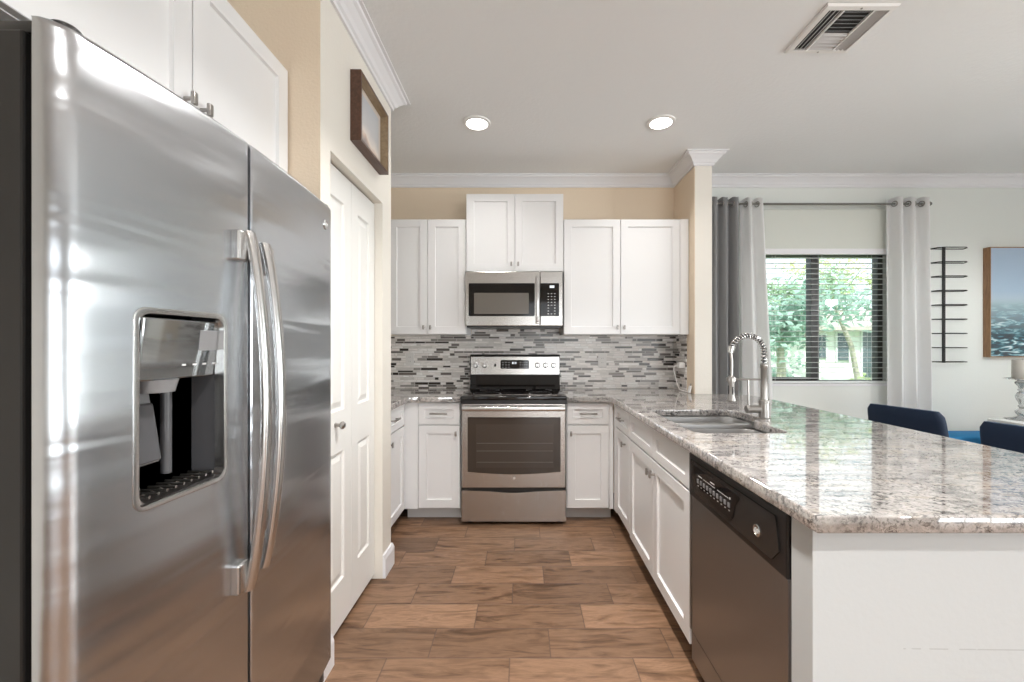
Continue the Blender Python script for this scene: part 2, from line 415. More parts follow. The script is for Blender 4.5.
def panelmat():
    m, nt, b = principled('peninsula_paint_with_scuff'); g = N(nt); p = g.coord()
    s = g.node('ShaderNodeSeparateXYZ'); g.link(p, s.inputs[0]); x, y, z = s.outputs
    d = g.m('ABSOLUTE', g.m('SUBTRACT', z, g.m('MULTIPLY_ADD', x, -.012, .606)))
    line = g.m('LESS_THAN', d, .0014)
    a = g.m('MULTIPLY', g.m('GREATER_THAN', x, .86), g.m('GREATER_THAN', g.noise(p, 30, 3), .47))
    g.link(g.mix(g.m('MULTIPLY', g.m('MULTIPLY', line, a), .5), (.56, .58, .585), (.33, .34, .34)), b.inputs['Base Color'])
    b.inputs['Roughness'].default_value = .55
    g.link(g.bump(g.noise(p, 70, 3), .04, .01), b.inputs['Normal'])
    return m
struct(mb.build('wall_peninsula', panelmat(), weld=False))

def sweep(mb, prof, path, left=True):
    """profile (distance from wall, height) swept along a wall path with mitred corners"""
    pts = [Vector(p) for p in path]; L = []
    for i, p in enumerate(pts):
        nrm = []
        for a, b in ((i-1, i), (i, i+1)):
            if a >= 0 and b < len(pts):
                d = (pts[b]-pts[a]).normalized(); nrm.append(Vector((-d.y, d.x)) if left else Vector((d.y, -d.x)))
        n = nrm[0] if len(nrm) == 1 else (nrm[0]+nrm[1])/(1+nrm[0].dot(nrm[1]))
        L.append([(p.x+n.x*d, p.y+n.y*d, z) for d, z in prof])
    mb.loops(L)
crown = [(-.002, -.088), (.012, -.088), (.014, -.072), (.024, -.066), (.034, -.05), (.058, -.026), (.072, -.019), (.075, -.008), (.09, -.008), (.09, .002), (-.002, .002)]
crown = [(d, CEIL+z) for d, z in crown]
mb = MB()
sweep(mb, crown, [(XL, 1.565), (PX, 1.565), (PX, 2.40), (XL, 2.40), (XL, YB), (SX0, YB), (SX0, SY0), (SX1, SY0), (SX1, YB), (XR, YB), (XR, YR)], left=False)
struct(mb.build('trim_1', M['trim']), 'white crown moulding along the ceiling')
bb = [(-.002, 0), (.016, 0), (.016, .10), (.012, .112), (.008, .125), (-.002, .128)]
def base(name, path, left=False):
    mb = MB(); sweep(mb, bb, path, left); struct(mb.build(name, M['trim']))
base('baseboard_pantry', [(PX, 2.257), (PX, 2.40), (-.84, 2.40)])
base('baseboard_left', [(-.86, 1.565), (PX, 1.565), (PX, 1.645)])
base('baseboard_back', [(SX1, 3.16), (SX1, YB), (XR, YB)])

# pantry bifold door: two leaves with raised panels
dr = bpy.data.objects.new('door_1', None); COL.objects.link(dr); dr.location = (-.817, 1.95, 0); WORLD['door_1'] = Vector(dr.location); struct(dr, 'white two-leaf bifold pantry door')
def raised_leaf(y0, y1):
    w = y1-y0; xf = face_right(-.817, y0, .028); mb = MB(xf)
    H = 2.029; pw0, pw1 = .075, w-.075
    pan = [(.20, .78), (.965, 1.90)]
    # slab front made of rails and stiles around panel openings
    mb.box(0, w, 0, H, -.034, -.010)
    for a0, a1, b0, b1 in ((0, pw0, 0, H), (pw1, w, 0, H), (pw0, pw1, 0, pan[0][0]), (pw0, pw1, pan[0][1], pan[1][0]), (pw0, pw1, pan[1][1], H)):
        mb.box(a0, a1, b0, b1, -.012, 0)
    for z0, z1 in pan:
        mk = lambda i, c: [(pw0+i, z0+i, c), (pw1-i, z0+i, c), (pw1-i, z1-i, c), (pw0+i, z1-i, c)]
        mb.loops([mk(0, .0), mk(.006, -.009), mk(.014, -.010), mk(.040, -.002), mk(.041, -.002)], False, True)
    return mb
raised_leaf(1.649, 1.949).build('door_leaf', M['door'], dr)
lf = raised_leaf(1.952, 2.252)
lf.build('door_leaf', M['door'], dr)
mb = MB(); mb.lathe([(.0, 0), (.011, 0), (.009, .012), (.008, .018), (.016, .026), (.017, .034), (.010, .042), (0, .043)])
for v in mb.bm.verts: v.co = Vector((-.817+v.co.z, 1.785+v.co.x, .935+v.co.y))
tag(mb.build('knob', M['nickel'], bpy.data.objects['door_leaf'], True), 'round satin metal knob')
mb = MB(); mb.box(-.865, -.825, 1.65, 2.25, 2.055, 2.0645); mb.build('track', M['case'], dr)

# dining window
wd = bpy.data.objects.new('window_1', None); COL.objects.link(wd); wd.location = (2.6, YB+.1, WZ0); WORLD['window_1'] = Vector(wd.location); struct(wd, 'bronze framed sliding window on the dining wall')
mb = MB()
y0, y1 = 3.665, 3.725
for b in ((WX0, WX0+.04, y0, y1, WZ0, WZ1), (WX1-.045, WX1, y0, y1, WZ0, WZ1), (WX0, WX1, y0, y1, WZ1-.035, WZ1), (WX0, WX1, y0, y1, WZ0, WZ0+.022)): mb.box(*b)
mb.build('window_frame', M['bronze'], wd, weld=False)
mb = MB(); mb.box(2.567, 2.640, y0-.012, y1, WZ0+.02, WZ1-.03, .003); mb.box(2.05, 2.6, y0-.012, y0+.02, WZ0+.022, WZ0+.05); mb.build('meeting_stile', M['bronze'], wd, weld=False)
mb = MB(); mb.box(WX0+.03, WX1-.03, 3.69, 3.695, WZ0+.01, WZ1-.02); mb.build('pane', M['glass'], wd)
mb = MB(); mb.box(WX0-.02, WX1+.02, YB-.008, YB+.085, WZ0-.02, WZ0+.001, .003); mb.build('window_sill', M['trim'], wd)
# unseen glass doors and side window, added to go with the fill lamps
def glazed(name, mk, n, lab):
    e = bpy.data.objects.new(name, None); COL.objects.link(e); WORLD[name] = Vector((0, 0, 0)); struct(e, lab)
    f = MB(); p = MB(); mk(f, p); f.build('window_frame', M['trim'], e, weld=False); p.build('pane', M['clear'], e, weld=False)
def rear(f, p):
    for i in range(5):
        x = 4.4*i/4; f.box(max(0, x-.03), min(4.4, x+.03), YR-.1, YR-.04, .06, 2.45)
    f.box(0, 4.4, YR-.1, YR-.04, 2.39, 2.45); f.box(0, 4.4, YR-.1, YR-.04, .06, .12); p.box(0.02, 4.38, YR-.075, YR-.07, .1, 2.41)
glazed('added_window_2', rear, 4, 'unseen white framed glass doors added for the rear fill light')
def side(f, p):
    for i in range(3):
        y = -1+2.6*i/2; f.box(XR+.04, XR+.1, max(-1, y-.03), min(1.6, y+.03), .3, 2.4)
    f.box(XR+.04, XR+.1, -1, 1.6, 2.34, 2.4); f.box(XR+.04, XR+.1, -1, 1.6, .3, .36); p.box(XR+.07, XR+.075, -.98, 1.58, .33, 2.37)
glazed('added_window_3', side, 2, 'unseen white framed side window added for the side fill light')

# ------------------------------------------------------------------ cabinets
def shaker(mb, u0, u1, v0, v1, t=.02, rail=.058, rec=.011):
    mk = lambda i, c: [(u0+i, v0+i, c), (u1-i, v0+i, c), (u1-i, v1-i, c), (u0+i, v1-i, c)]
    mb.loops([mk(0, 0), mk(0, t-.0015), mk(.0015, t), mk(rail, t), mk(rail+.0025, t-rec), mk(rail+.003, t-rec)])
def tknob(xf, a, b, c0, parent):
    mb = MB(xf); mb.cyl((a, b, c0), (a, b, c0+.022), .0055, .0048, 12); mb.box(a-.0075, a+.0075, b-.017, b+.017, c0+.02, c0+.031, .003)
    return mb.build('knob', M['nickel'], parent, True)
def pull(xf, a, b, c0, parent, w=.128):
    mb = MB(xf)
    for s in (-1, 1): mb.cyl((a+s*w*.36, b, c0), (a+s*w*.36, b, c0+.024), .0045, seg=10)
    mb.box(a-w/2, a+w/2, b-.006, b+.006, c0+.022, c0+.033, .003)
    return mb.build('handle', M['nickel'], parent, True)
def cabinet(name, label, cat, xf, w, z0, z1, depth, fronts, group=None, toe=True, base_loc=None, hollow=False, filler=None):
    t = thing(name, label, cat, xf(w/2, 0, -depth/2), group)
    mb = MB(xf); top = z1
    if hollow:
        for b in ((0, .018, z0, top, -depth, 0), (w-.018, w, z0, top, -depth, 0), (0, w, z0, z0+.018, -depth, 0), (0, w, z0, top, -depth, -depth+.012), (0, w, top-.05, top, -.02, 0)): mb.box(b[0], b[1], b[2], b[3], b[4], b[5])
    else: mb.box(0, w, z0, top, -depth, 0)
    mb.build('body', M['cab'], t, weld=False)
    if toe:
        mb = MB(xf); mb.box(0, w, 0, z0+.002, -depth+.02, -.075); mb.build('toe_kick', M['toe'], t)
    if filler:
        mb = MB(xf); mb.box(filler[0], filler[1], z0, z1, -.018, .018); mb.build('filler_strip', M['cab'], t)
    for kind, u0, u1, v0, v1, hd in fronts:
        mb = MB(xf); shaker(mb, u0+.002, u1-.002, v0+.002, v1-.002, rail=.058 if v1-v0 > .2 else .045)
        d = mb.build(kind, M['cab'], t)
        if hd:
            for h in (hd if isinstance(hd, list) else [hd]):
                if h[0] == 'k': tknob(xf, h[1], h[2], .02, d)
                else: pull(xf, h[1], h[2], .02, d)
    return t
# uppers; xf b is measured from z=0
UX = face_y(0, 3.27, 0)
def upper(x0, x1, z0, z1, label, d0, d1, mid, fill=None, yf=3.27, knobs=None):
    xf = face_y(x0, yf, 0); dep = YB-.0095-yf
    fr = [('door', d0-x0, mid-x0, z0, z1, ('k', mid-x0-.027, z0+.055)), ('door', mid-x0, d1-x0, z0, z1, ('k', mid-x0+.027, z0+.055))]
    return cabinet('upper_cabinet', label, 'cabinet', xf, x1-x0, z0, z1, dep, fr, 'white upper cabinets on the back wall', False, filler=(fill[0]-x0, fill[1]-x0) if fill else None)
upper(-1.063, -.452, 1.372, 2.286, 'white two-door upper cabinet left of the microwave', -1.063, -.452, -.7575)
upper(-.449, .320, 1.868, 2.482, 'shorter and higher white two-door cabinet directly above the microwave', -.449, .320, -.064, yf=3.255)
upper(.323, 1.314, 1.372, 2.286, 'wide white two-door upper cabinet right of the microwave', .323, 1.245, .773, (1.247, 1.314))
# above the fridge
xf = face_right(-.912, .655, 0)
cabinet('upper_cabinet', 'white two-door cabinet mounted over the stainless refrigerator', 'cabinet', xf, .903, 1.868, 2.325, .606,
        [('door', .003, .4535, 1.868, 2.325, ('k', .4265, 1.933)), ('door', .4535, .903, 1.868, 2.325, ('k', .4805, 1.933))], None, False)
# base cabinets
BG = 'white base cabinets under the granite'
xf = face_y(-.862, 2.99, 0)
cabinet('base_cabinet', 'white base cabinet with drawer left of the range', 'cabinet', xf, .409, .1, .872, .585,
        [('drawer', .102, .406, .712, .868, ('p', .254, .793)), ('door', .102, .406, .105, .706, ('k', .378, .648))], BG, filler=(0, .1))
xf = face_y(.316, 2.99, 0)
cabinet('base_cabinet', 'white base cabinet with drawer right of the range', 'cabinet', xf, .339, .1, .872, .585,
        [('drawer', .003, .308, .712, .868, ('p', .155, .793)), ('door', .003, .308, .105, .706, ('k', .031, .648))], BG, filler=(.31, .339))
xf = face_right(-.873, 2.418, 0)
cabinet('base_cabinet', 'white base cabinet tucked behind the pantry wall', 'cabinet', xf, .55, .1, .872, .62,
        [('drawer', .03, .535, .712, .868, ('p', .28, .793)), ('door', .03, .535, .105, .706, ('k', .19, .648))], BG)
xf = face_left(.677, 2.968, 0)
cabinet('base_cabinet', 'narrow white base cabinet with drawer in the inside corner beside the sink cabinet', 'cabinet', xf, .444, .1, .872, .60,
        [('drawer', .075, .439, .712, .868, ('p', .257, .793)), ('door', .075, .439, .115, .706, ('k', .335, .648))], BG, filler=(0, .073))
xf = face_left(.675, 2.522, 0)
cabinet('base_cabinet', 'wide white sink cabinet with two doors beside the dishwasher', 'cabinet', xf, .912, .1, .872, .62,
        [('false_drawer', .002, .456, .712, .868, None), ('false_drawer', .456, .910, .712, .868, None),
         ('door', .002, .456, .105, .706, ('k', .43, .640)), ('door', .456, .910, .105, .706, ('k', .482, .640))], BG, hollow=True)

# ------------------------------------------------------------------ countertops
def slab(name, outer, holes, label):
    cu = bpy.data.curves.new(name, 'CURVE'); cu.dimensions = '2D'; cu.fill_mode = 'BOTH'
    cu.extrude = .0195-.005; cu.bevel_depth = .005; cu.bevel_resolution = 3
    cx = sum(p[0] for p in outer)/len(outer); cy = sum(p[1] for p in outer)/len(outer)
    def off(poly, d):   # pull the outline in by the bevel so the finished edge stays on the line
        n = len(poly); A = sum(poly[i][0]*poly[(i+1) % n][1]-poly[(i+1) % n][0]*poly[i][1] for i in range(n)); sg = 1 if A > 0 else -1; out = []
        for i in range(n):
            p0, p, p1 = Vector(poly[i-1]), Vector(poly[i]), Vector(poly[(i+1) % n])
            a = (p-p0).normalized(); b = (p1-p).normalized(); na = Vector((-a.y, a.x))*sg; nb = Vector((-b.y, b.x))*sg
            out.append(p+(na+nb)/(1+na.dot(nb))*d)
        return out
    for poly, d in [(outer, .005)]+[(h, -.005) for h in holes]:
        q = off(poly, d); sp = cu.splines.new('POLY'); sp.points.add(len(q)-1); sp.use_cyclic_u = True
        for k, p in enumerate(q): sp.points[k].co = (p.x-cx, p.y-cy, 0, 1)
    tmp = bpy.data.objects.new('slab_curve', cu); COL.objects.link(tmp)
    dg = bpy.context.evaluated_depsgraph_get(); me = bpy.data.meshes.new_from_object(tmp.evaluated_get(dg))
    bpy.data.objects.remove(tmp); bpy.data.curves.remove(cu)
    me.name = name; me.materials.clear(); me.materials.append(M['granite'])
    o = bpy.data.objects.new(name, me); COL.objects.link(o); o.location = (cx, cy, .8935); WORLD[o.name] = Vector(o.location)
    return tag(o, label, 'countertop')
slab('countertop', [(-.452, 2.94), (-.452, 3.572), (-1.512, 3.572), (-1.512, 2.404), (-.828, 2.404), (-.828, 2.90), (-.79, 2.94)], [], 'short granite countertop left of the range')
arc = [(1.515+.20*math.cos(t), 2.945+.20*math.sin(t)) for t in [PI/2*i/10 for i in range(11)]]
def sinkhole(y0, y1, x0, x1, r=.05): return rrect(x0, x1, y0, y1, r)
BOWL_A = (.735, 1.125, 1.735, 2.015)     # near bowl x0 x1 y0 y1
BOWL_B = (.735, 1.205, 2.045, 2.365)     # far, deeper bowl
hole = [(.785, 1.728), (1.085, 1.728)]+[(1.085+.045*math.sin(t), 1.773-.045*math.cos(t)) for t in [PI/2*i/5 for i in range(1, 6)]]+[(1.13, 2.0), (1.135, 2.02), (1.155, 2.035), (1.175, 2.05)] + \
       [(1.205, 2.09), (1.212, 2.14), (1.212, 2.28)]+[(1.132+.08*math.cos(t), 2.29+.08*math.sin(t)) for t in [PI/2*i/5 for i in range(1, 6)]]+[(.80, 2.37)]+[(.80-.07*math.sin(t), 2.30+.07*math.cos(t)) for t in [PI/2*i/5 for i in range(1, 6)]] + \
       [(.73, 1.80)]+[(.785-.055*math.cos(t), 1.783-.055*math.sin(t)) for t in [PI/2*i/5 for i in range(1, 5)]]
slab('countertop', [(.635, .885), (1.715, .885)]+arc+[(1.312, 3.147), (1.312, 3.572), (.317, 3.572), (.317, 2.94), (.635, 2.94)], [hole], 'long speckled granite countertop of the peninsula with the sink')

# backsplash: back wall and return on the partition
mb = MB(); mb.box(XL+.002, 1.317, YB-.008, YB-.001, .914, 1.372); mb.box(1.310, 1.3175, 3.293, YB-.008, .914, 1.372)
mb.box(-.449, .32, YB-.0075, YB-.0012, 1.372, 1.52)
tag(mb.build('backsplash', M['mosaic'], weld=False), 'grey and white linear mosaic tile backsplash behind the range', 'backsplash')

# ------------------------------------------------------------------ sink
sk = thing('sink', 'undermount double-bowl stainless steel sink in the peninsula counter', 'sink', (.97, 2.05, .68))
def bowl(x0, x1, y0, y1, depth, r):
    mb = MB(); zt = .8725
    lp = lambda i, z, rr: [(x, y, z) for x, y in rrect(x0+i, x1-i, y0+i, y1-i, rr)]
    mb.loops([lp(-.014, zt-.003, r+.014), lp(-.014, zt, r+.014), lp(0, zt, r), lp(.002, zt-.006, r), lp(.006, zt-depth+.03, r-.01), lp(.014, zt-depth+.008, r-.012), lp(.03, zt-depth, r-.02)], False, True)
    b = mb.build('bowl', M['sinksteel'], sk, True, angle=60)
    cx, cy = (x0+x1)/2, (y0+y1)/2
    mb = MB(); mb.lathe([(0, .0005), (.042, .0005), (.042, .003), (.034, .004), (.03, .001), (0, .0012)], (cx, cy, zt-depth)); mb.build('drain', M['chrome'], b, True)
mb = MB(); mb.box(.742, 1.128, 2.016, 2.046, .80, .898, .008, 3); mb.build('divider', M['sinksteel'], sk, True)
bowl(*BOWL_A, .15, .06); bowl(*BOWL_B, .18, .07)

# ------------------------------------------------------------------ faucet
FX, FY, CZ = 1.205, 2.05, .9131
fc = thing('faucet', 'tall brushed spring-neck kitchen faucet with pull-down sprayer behind the sink', 'faucet', (FX, FY, CZ))
mb = MB(); mb.lathe([(0, 0), (.030, 0), (.030, .006), (.0235, .010), (.0225, .082), (.0245, .084), (.0245, .094), (.017, .097), (.0155, .104), (.0155, .255), (.0175, .258), (.0175, .275), (.013, .278), (0, .278)], (FX, FY, CZ)); mb.build('column', M['nickel'], fc, True)
mb = MB(); mb.cyl((FX-.02, FY, CZ+.052), (FX-.080, FY, CZ+.052), .0185); mb.cyl((FX-.080, FY, CZ+.052), (FX-.090, FY, CZ+.052), .0205, .017)
vb = mb.build('valve', M['nickel'], fc, True)
mb = MB(); mb.tube([(FX-.078, FY, CZ+.066), (FX-.078, FY, CZ+.10), (FX-.080, FY, CZ+.20)], [.0045, .004, .0042], 8); mb.build('lever', M['nickel'], vb, True)
# spring neck: half circle from the column over to the sprayer
R_ = .082; cx = FX-R_
arcp = lambda t: Vector((cx+R_*math.cos(t), FY, CZ+.335+R_*1.02*math.sin(t)))
path = [Vector((FX, FY, CZ+.275+.06*i/6)) for i in range(6)]+[arcp(PI*i/30*.93) for i in range(31)]
mb = MB(); mb.tube(path, .0075, 10); hz = mb.build('hose', M['dgrey'], fc, True)
coil = []; turns = 21; n = turns*14
for i in range(n+1):
    f = i/n*(len(path)-1); k = min(int(f), len(path)-2); p = path[k].lerp(path[k+1], f-k); d = (path[k+1]-path[k]).normalized()
    a = Vector((0, 1, 0)); b = d.cross(a); t = 2*PI*turns*i/n
    coil.append(p+(a*math.cos(t)+b*math.sin(t))*.0115)
mb = MB(); mb.tube(coil, .0036, 6); mb.build('spring', M['hsteel'], fc, True)
e = path[-1]; d = (path[-1]-path[-2]).normalized()
mb = MB(); mb.cyl(e-d*.012, e+d*.022, .0165, .014); mb.build('neck_collar', M['chrome'], fc, True)
hx = cx-R_+.001
mb = MB(); mb.tube([e+d*.02, Vector((hx+.001, FY, CZ+.29)), Vector((hx, FY, CZ+.21))], .0075, 10); mb.build('spray_hose', M['nickel'], fc, True)
mb = MB(); mb.lathe([(0, 0), (.019, 0), (.021, .006), (.0155, .022), (.0135, .05), (.0145, .09), (.0165, .1), (.0165, .118), (.011, .128), (0, .128)], (hx, FY, CZ+.090)); sh = mb.build('spray_head', M['nickel'], fc, True)
mb = MB(); mb.box(hx-.016, hx-.012, FY-.004, FY+.004, CZ+.125, CZ+.17, .0015); mb.box(hx-.004, hx+.004, FY-.0165, FY-.012, CZ+.125, CZ+.165, .0015); mb.build('spray_button', M['black'], sh)
mb = MB(); mb.tube([(FX-.018, FY, CZ+.20), (hx+.016, FY, CZ+.20)], .005, 8)
mb.lathe([(.0168, 0), (.021, 0), (.021, .018), (.0168, .018), (.0168, 0)], (hx, FY, CZ+.191), 24, False); mb.build('docking_arm', M['nickel'], fc, True)

# ------------------------------------------------------------------ emblem used on the appliances: ring with a looped monogram
def badge(xf, a, b, c, r, parent):
    mb = MB(xf)
    ring = lambda q, h: [(a+q*math.cos(2*PI*i/24), b+q*math.sin(2*PI*i/24), h) for i in range(24)]
    mb.loops([ring(r, c), ring(r, c+.002), ring(r*.94, c+.003), ring(r*.86, c+.003), ring(r*.82, c+.0016)])
    o = mb.build('badge', M['chrome'], parent, True)
    mb = MB(xf); mb.prism([(a+r*.82*math.cos(2*PI*i/24), b+r*.82*math.sin(2*PI*i/24)) for i in range(24)], c+.0005, c+.0012); mb.build('badge_face', M['dgrey'], o)
    mb = MB(xf)
    for s in (-1, 1):
        pts = [(a+s*r*.28+r*.30*math.cos(t)*(1-.06*t), b+r*.34*math.sin(t)*s, c+.0026) for t in [i*.35 for i in range(16)]]
        mb.tube(pts, r*.07, 5)
    mb.build('monogram', M['label'], o)
    return o

# ------------------------------------------------------------------ range
RX0, RX1 = -.447, .313; RC = (RX0+RX1)/2; RF = 2.925
rg = thing('range', 'stainless steel freestanding electric range with black glass cooktop', 'stove', (RC, 3.25, 0))
mb = MB(); mb.box(RX0+.003, RX1-.003, 2.965, 3.56, .045, .895); mb.build('body', M['case'], rg)
for x in (RX0+.05, RX1-.05):
    for y in (3.0, 3.5): mb = MB(); mb.cyl((x, y, 0), (x, y, .05), .018, seg=12); mb.build('foot', M['black'], rg)
# cooktop with rim
mb = MB(); mb.box(RX0, RX1, 2.918, 3.50, .893, .922, .008, 3); ct = mb.build('cooktop', M['blackgloss'], rg, True)
for cx_, cy_, r in ((-.27, 3.08, .105), (.13, 3.08, .085), (-.27, 3.33, .08), (.13, 3.33, .105)):
    rr = lambda q, h: [(cx_+q*math.cos(2*PI*i/40), cy_+q*math.sin(2*PI*i/40), h) for i in range(40)]
    mb = MB(); mb.loops([rr(r, .9222), rr(r-.004, .9224)], False, False); mb.build('burner_ring', M['mgrey'], ct)
mb = MB(); mb.box(RX0, RX1, 2.932, 2.97, .866, .893); mb.build('vent_strip', M['black'], rg)
# backguard: slanted black riser and steel fascia
xsec = lambda x: [(x, 3.565, .92), (x, 3.415, .92), (x, 3.44, .955), (x, 3.455, 1.035), (x, 3.565, 1.035)]
mb = MB(); mb.loops([xsec(RX0+.004), xsec(RX1-.004)]); mb.build('riser', M['blackgloss'], rg)
mb = MB(); xs2 = lambda x: [(x, 3.568, 1.03), (x, 3.462, 1.03), (x, 3.47, 1.195), (x, 3.488, 1.207), (x, 3.568, 1.207)]
mb.loops([xs2(RX0), xs2(RX1)]); mb.build('console_housing', M['black'], rg)
def con(a, b, c): return Vector((a, 3.4615+(b-1.03)*.0485-c, b))   # plane of the sloping fascia
mb = MB(con); mb.box(RX0+.006, RX1-.006, 1.038, 1.19, 0, .006, .003); fas = mb.build('console', M['steel'], rg)
mb = MB(con); mb.prism(rrect(-.190, .052, 1.088, 1.162, .012), .004, .0085)
dp = mb.build('display', M['blackgloss'], fas)
for n_, x0_, dx_, w_ in ((3, -.178, .026, .016), (4, -.028, .018, .010)):
    mb = MB(con)
    for i in range(n_):
        for j in range(3): mb.box(x0_+dx_*i, x0_+dx_*i+w_, 1.098+.02*j, 1.104+.02*j, .008, .0092)
    mb.build('touch_keys', M['mgrey'], dp, weld=False)
mb = MB(con)   # clock digits
for i, dx in enumerate((0, .012, .028)): mb.box(-.092+dx, -.085+dx, 1.128, 1.146, .008, .0092)
mb.build('clock', M['led'], dp, weld=False)
for px in (-.400, -.325, .122, .190, .258):
    mb = MB(); mb.lathe([(0, 0), (.024, 0), (.024, .004), (.019, .006), (.0175, .024), (.015, .027), (0, .027)], seg=24)
    mb.box(-.004, .004, -.017, .017, .026, .031, .001)
    for v in mb.bm.verts:
        x, y, z = v.co; v.co = con(px+x, 1.118+y, .006+z)
    mb.build('knob', M['hsteel'], fas, True)
mb = MB(con); mb.prism([(-.235+.008*math.cos(t), 1.118+.014*math.sin(t)) for t in [2*PI*i/16 for i in range(16)]], .005, .008); mb.build('indicator', M['black'], fas)
# oven door with arched window
xf = face_y(0, RF, 0)
mb = MB(xf); mb.box(RX0+.008, RX1-.008, .268, .866, -.04, 0, .006); od = mb.build('oven_door', M['steel'], rg)
wl, wr, wb, wt = RX0+.052, RX1-.045, .383, .772
arch = [(wl, wt), (wl, wb)]+[(wl+(wr-wl)*i/12, wb-.018*math.sin(PI*i/12)) for i in range(1, 12)]+[(wr, wb), (wr, wt)]
mb = MB(xf); mb.prism(arch, .0005, .003); wn_ = mb.build('oven_window', M['ovenglass'], od)
mb = MB(xf)
iw = [(wl+.06, wt-.05), (wl+.06, wb+.03), (wr-.05, wb+.03), (wr-.05, wt-.05)]
mb.prism(iw, .003, .0034); mb.build('inner_glass', mat('inner_oven_glass', (.06, .048, .04), .12), wn_)
mb = MB(xf)
for z in (.45, .53, .585): mb.box(wl+.065, wr-.055, z, z+.004, .0034, .0040)
mb.build('oven_rack', mat('oven_rack_wire', (.12, .11, .10), .4), wn_, weld=False)
mb = MB(xf); n = 24
bar = lambda u: (RX0+.018+(RX1-RX0-.036)*u)
mb.loops([[(bar(i/n), .838+.017*math.sin(t), .045+.010*math.cos(t)+.006*math.sin(PI*i/n)) for t in [2*PI*k/12 for k in range(12)]] for i in range(n+1)])
for s in (.012, .988): mb.box(bar(s)-.012, bar(s)+.012, .826, .850, -.001, .045, .003)
mb.build('handle', M['hsteel'], od, True)
badge(xf, .0 + RC + .005, .337, .0, .0135, od)
mb = MB(xf); mb.box(RX0+.01, RX1-.01, .238, .270, -.04, -.012); mb.build('gap', M['black'], rg)
dl = [(RX0+.008, .028), (RX1-.008, .028), (RX1-.008, .25)]+[(RX1-.22-(RX1-RX0-.44)*i/10, .242-.010*math.sin(PI*i/10)) for i in range(11)]+[(RX0+.008, .25)]
mb = MB(xf); mb.prism(dl, -.04, 0); mb.build('storage_drawer', M['steel'], rg)

# ------------------------------------------------------------------ microwave
MF = 3.20
mw = thing('microwave', 'stainless over-the-range microwave mounted under the upper cabinet', 'microwave', (RC, 3.39, 1.43))
mb = MB(); mb.box(-.447, .313, MF+.03, YB-.009, 1.437, 1.863); mb.build('body', M['case'], mw)
xf = face_y(0, MF, 0); L, Rr, B, T = -.452, .309, 1.437, 1.862
mb = MB(xf); mb.box(L, .132, B, T, -.03, 0, .005); md = mb.build('door', M['steel'], mw)
mb = MB(xf); mb.box(.134, Rr, B, T, -.03, 0, .005); mp = mb.build('control_panel', M['steel'], mw)
mb = MB(xf); mb.prism(rrect(L+.028, .092, 1.513, 1.770, .008), .0004, .003); w1 = mb.build('door_window', M['blackgloss'], md)
mb = MB(xf); mb.prism(rrect(L+.07, .046, 1.53, 1.694, .004), .003, .0034); mb.build('screen', M['mwglass'], w1)
mb = MB(xf); mb.box(.100, .124, 1.468, 1.826, .028, .042, .005)
for z in (1.50, 1.79): mb.box(.104, .120, z-.012, z+.012, 0, .03)
mb.box(.098, .126, 1.455, 1.468, .0, .04, .003)
mb.build('handle', M['hsteel'], md, True)
mb = MB(xf); mb.prism(rrect(.136, .282, 1.513, 1.770, .008), .0004, .003); kp = mb.build('keypad', M['blackgloss'], mp)
mb = MB(xf); mb.box(.208, .244, 1.733, 1.752, .003, .0038); mb.build('display', M['led'], kp)
mb = MB(xf)
for r in range(8):
    for c in range(3):
        if r not in (1, 2) or c != 1: mb.box(.192+.025*c, .203+.025*c, 1.528+.0225*r, 1.533+.0225*r, .003, .0036)
mb.build('keys', M['label'], kp, weld=False)
mb = MB(); mb.box(-.44, .30, MF+.01, YB-.02, 1.425, 1.438); mb.build('vent_grille', M['black'], mw)

# ------------------------------------------------------------------ dishwasher
xf = face_left(.655, 1.607, 0); WD = .602
dw = thing('dishwasher', 'dark stainless dishwasher with black control panel in the peninsula', 'dishwasher', (.95, 1.306, 0))
mb = MB(xf); mb.box(.004, WD-.004, .05, .865, -.60, -.03); mb.build('body', M['black'], dw)
mb = MB(xf); mb.box(.003, WD-.003, .175, .705, -.03, .0, .004); dd = mb.build('door', M['dsteel'], dw)
for a0, a1 in ((WD-.02, WD-.003), (.003, .014)): mb = MB(xf); mb.box(a0, a1, .18, .703, -.001, .0035, .0015); mb.build('door_edge', M['dsteel'], dd)
mb = MB(xf); mb.box(.003, WD-.003, .703, .866, -.03, .006, .005); cp = mb.build('control_panel', M['black'], dw)
# raised lower lip and recessed pocket with buttons
mb = MB(xf); mb.prism([(.03, .845), (.05, .735), (.08, .726), (WD-.06, .726), (WD-.03, .76), (WD-.045, .845)], .006, .010); mb.build('fascia', mat('dark_brown_gloss', (.022, .02, .019), .18), cp)
pk = [(.06, .832), (.065, .79), (.10, .762), (.20, .745), (.335, .74), (.352, .758), (.36, .795), (.385, .822), (.38, .832)]
mb = MB(xf); mb.prism(pk, .010, .0125); pkt = mb.build('button_panel', M['blackgloss'], cp)
mb = MB(xf)
for i in range(10): mb.box(.098+.025*i, .110+.025*i, .777, .792, .0125, .0155, .001)
mb.build('buttons', M['mgrey'], pkt, weld=False)
mb = MB(xf)
for a0, a1, b0, b1 in ((.105, .135, .803, .806), (.145, .235, .803, .8045), (.20, .23, .812, .815), (.25, .325, .803, .8045), (.33, .337, .803, .810)): mb.box(a0, a1, b0, b1, .0125, .0128)
for i in range(10): mb.box(.100+.025*i, .108+.025*i, .766, .769, .0125, .0128)
mb.build('printed_marks', M['label'], pkt, weld=False)
badge(xf, .478, .772, .010, .0165, cp)
mb = MB(xf); mb.box(.003, WD-.003, .06, .168, -.05, -.004, .003); mb.build('kick_panel', M['dsteel'], dw)
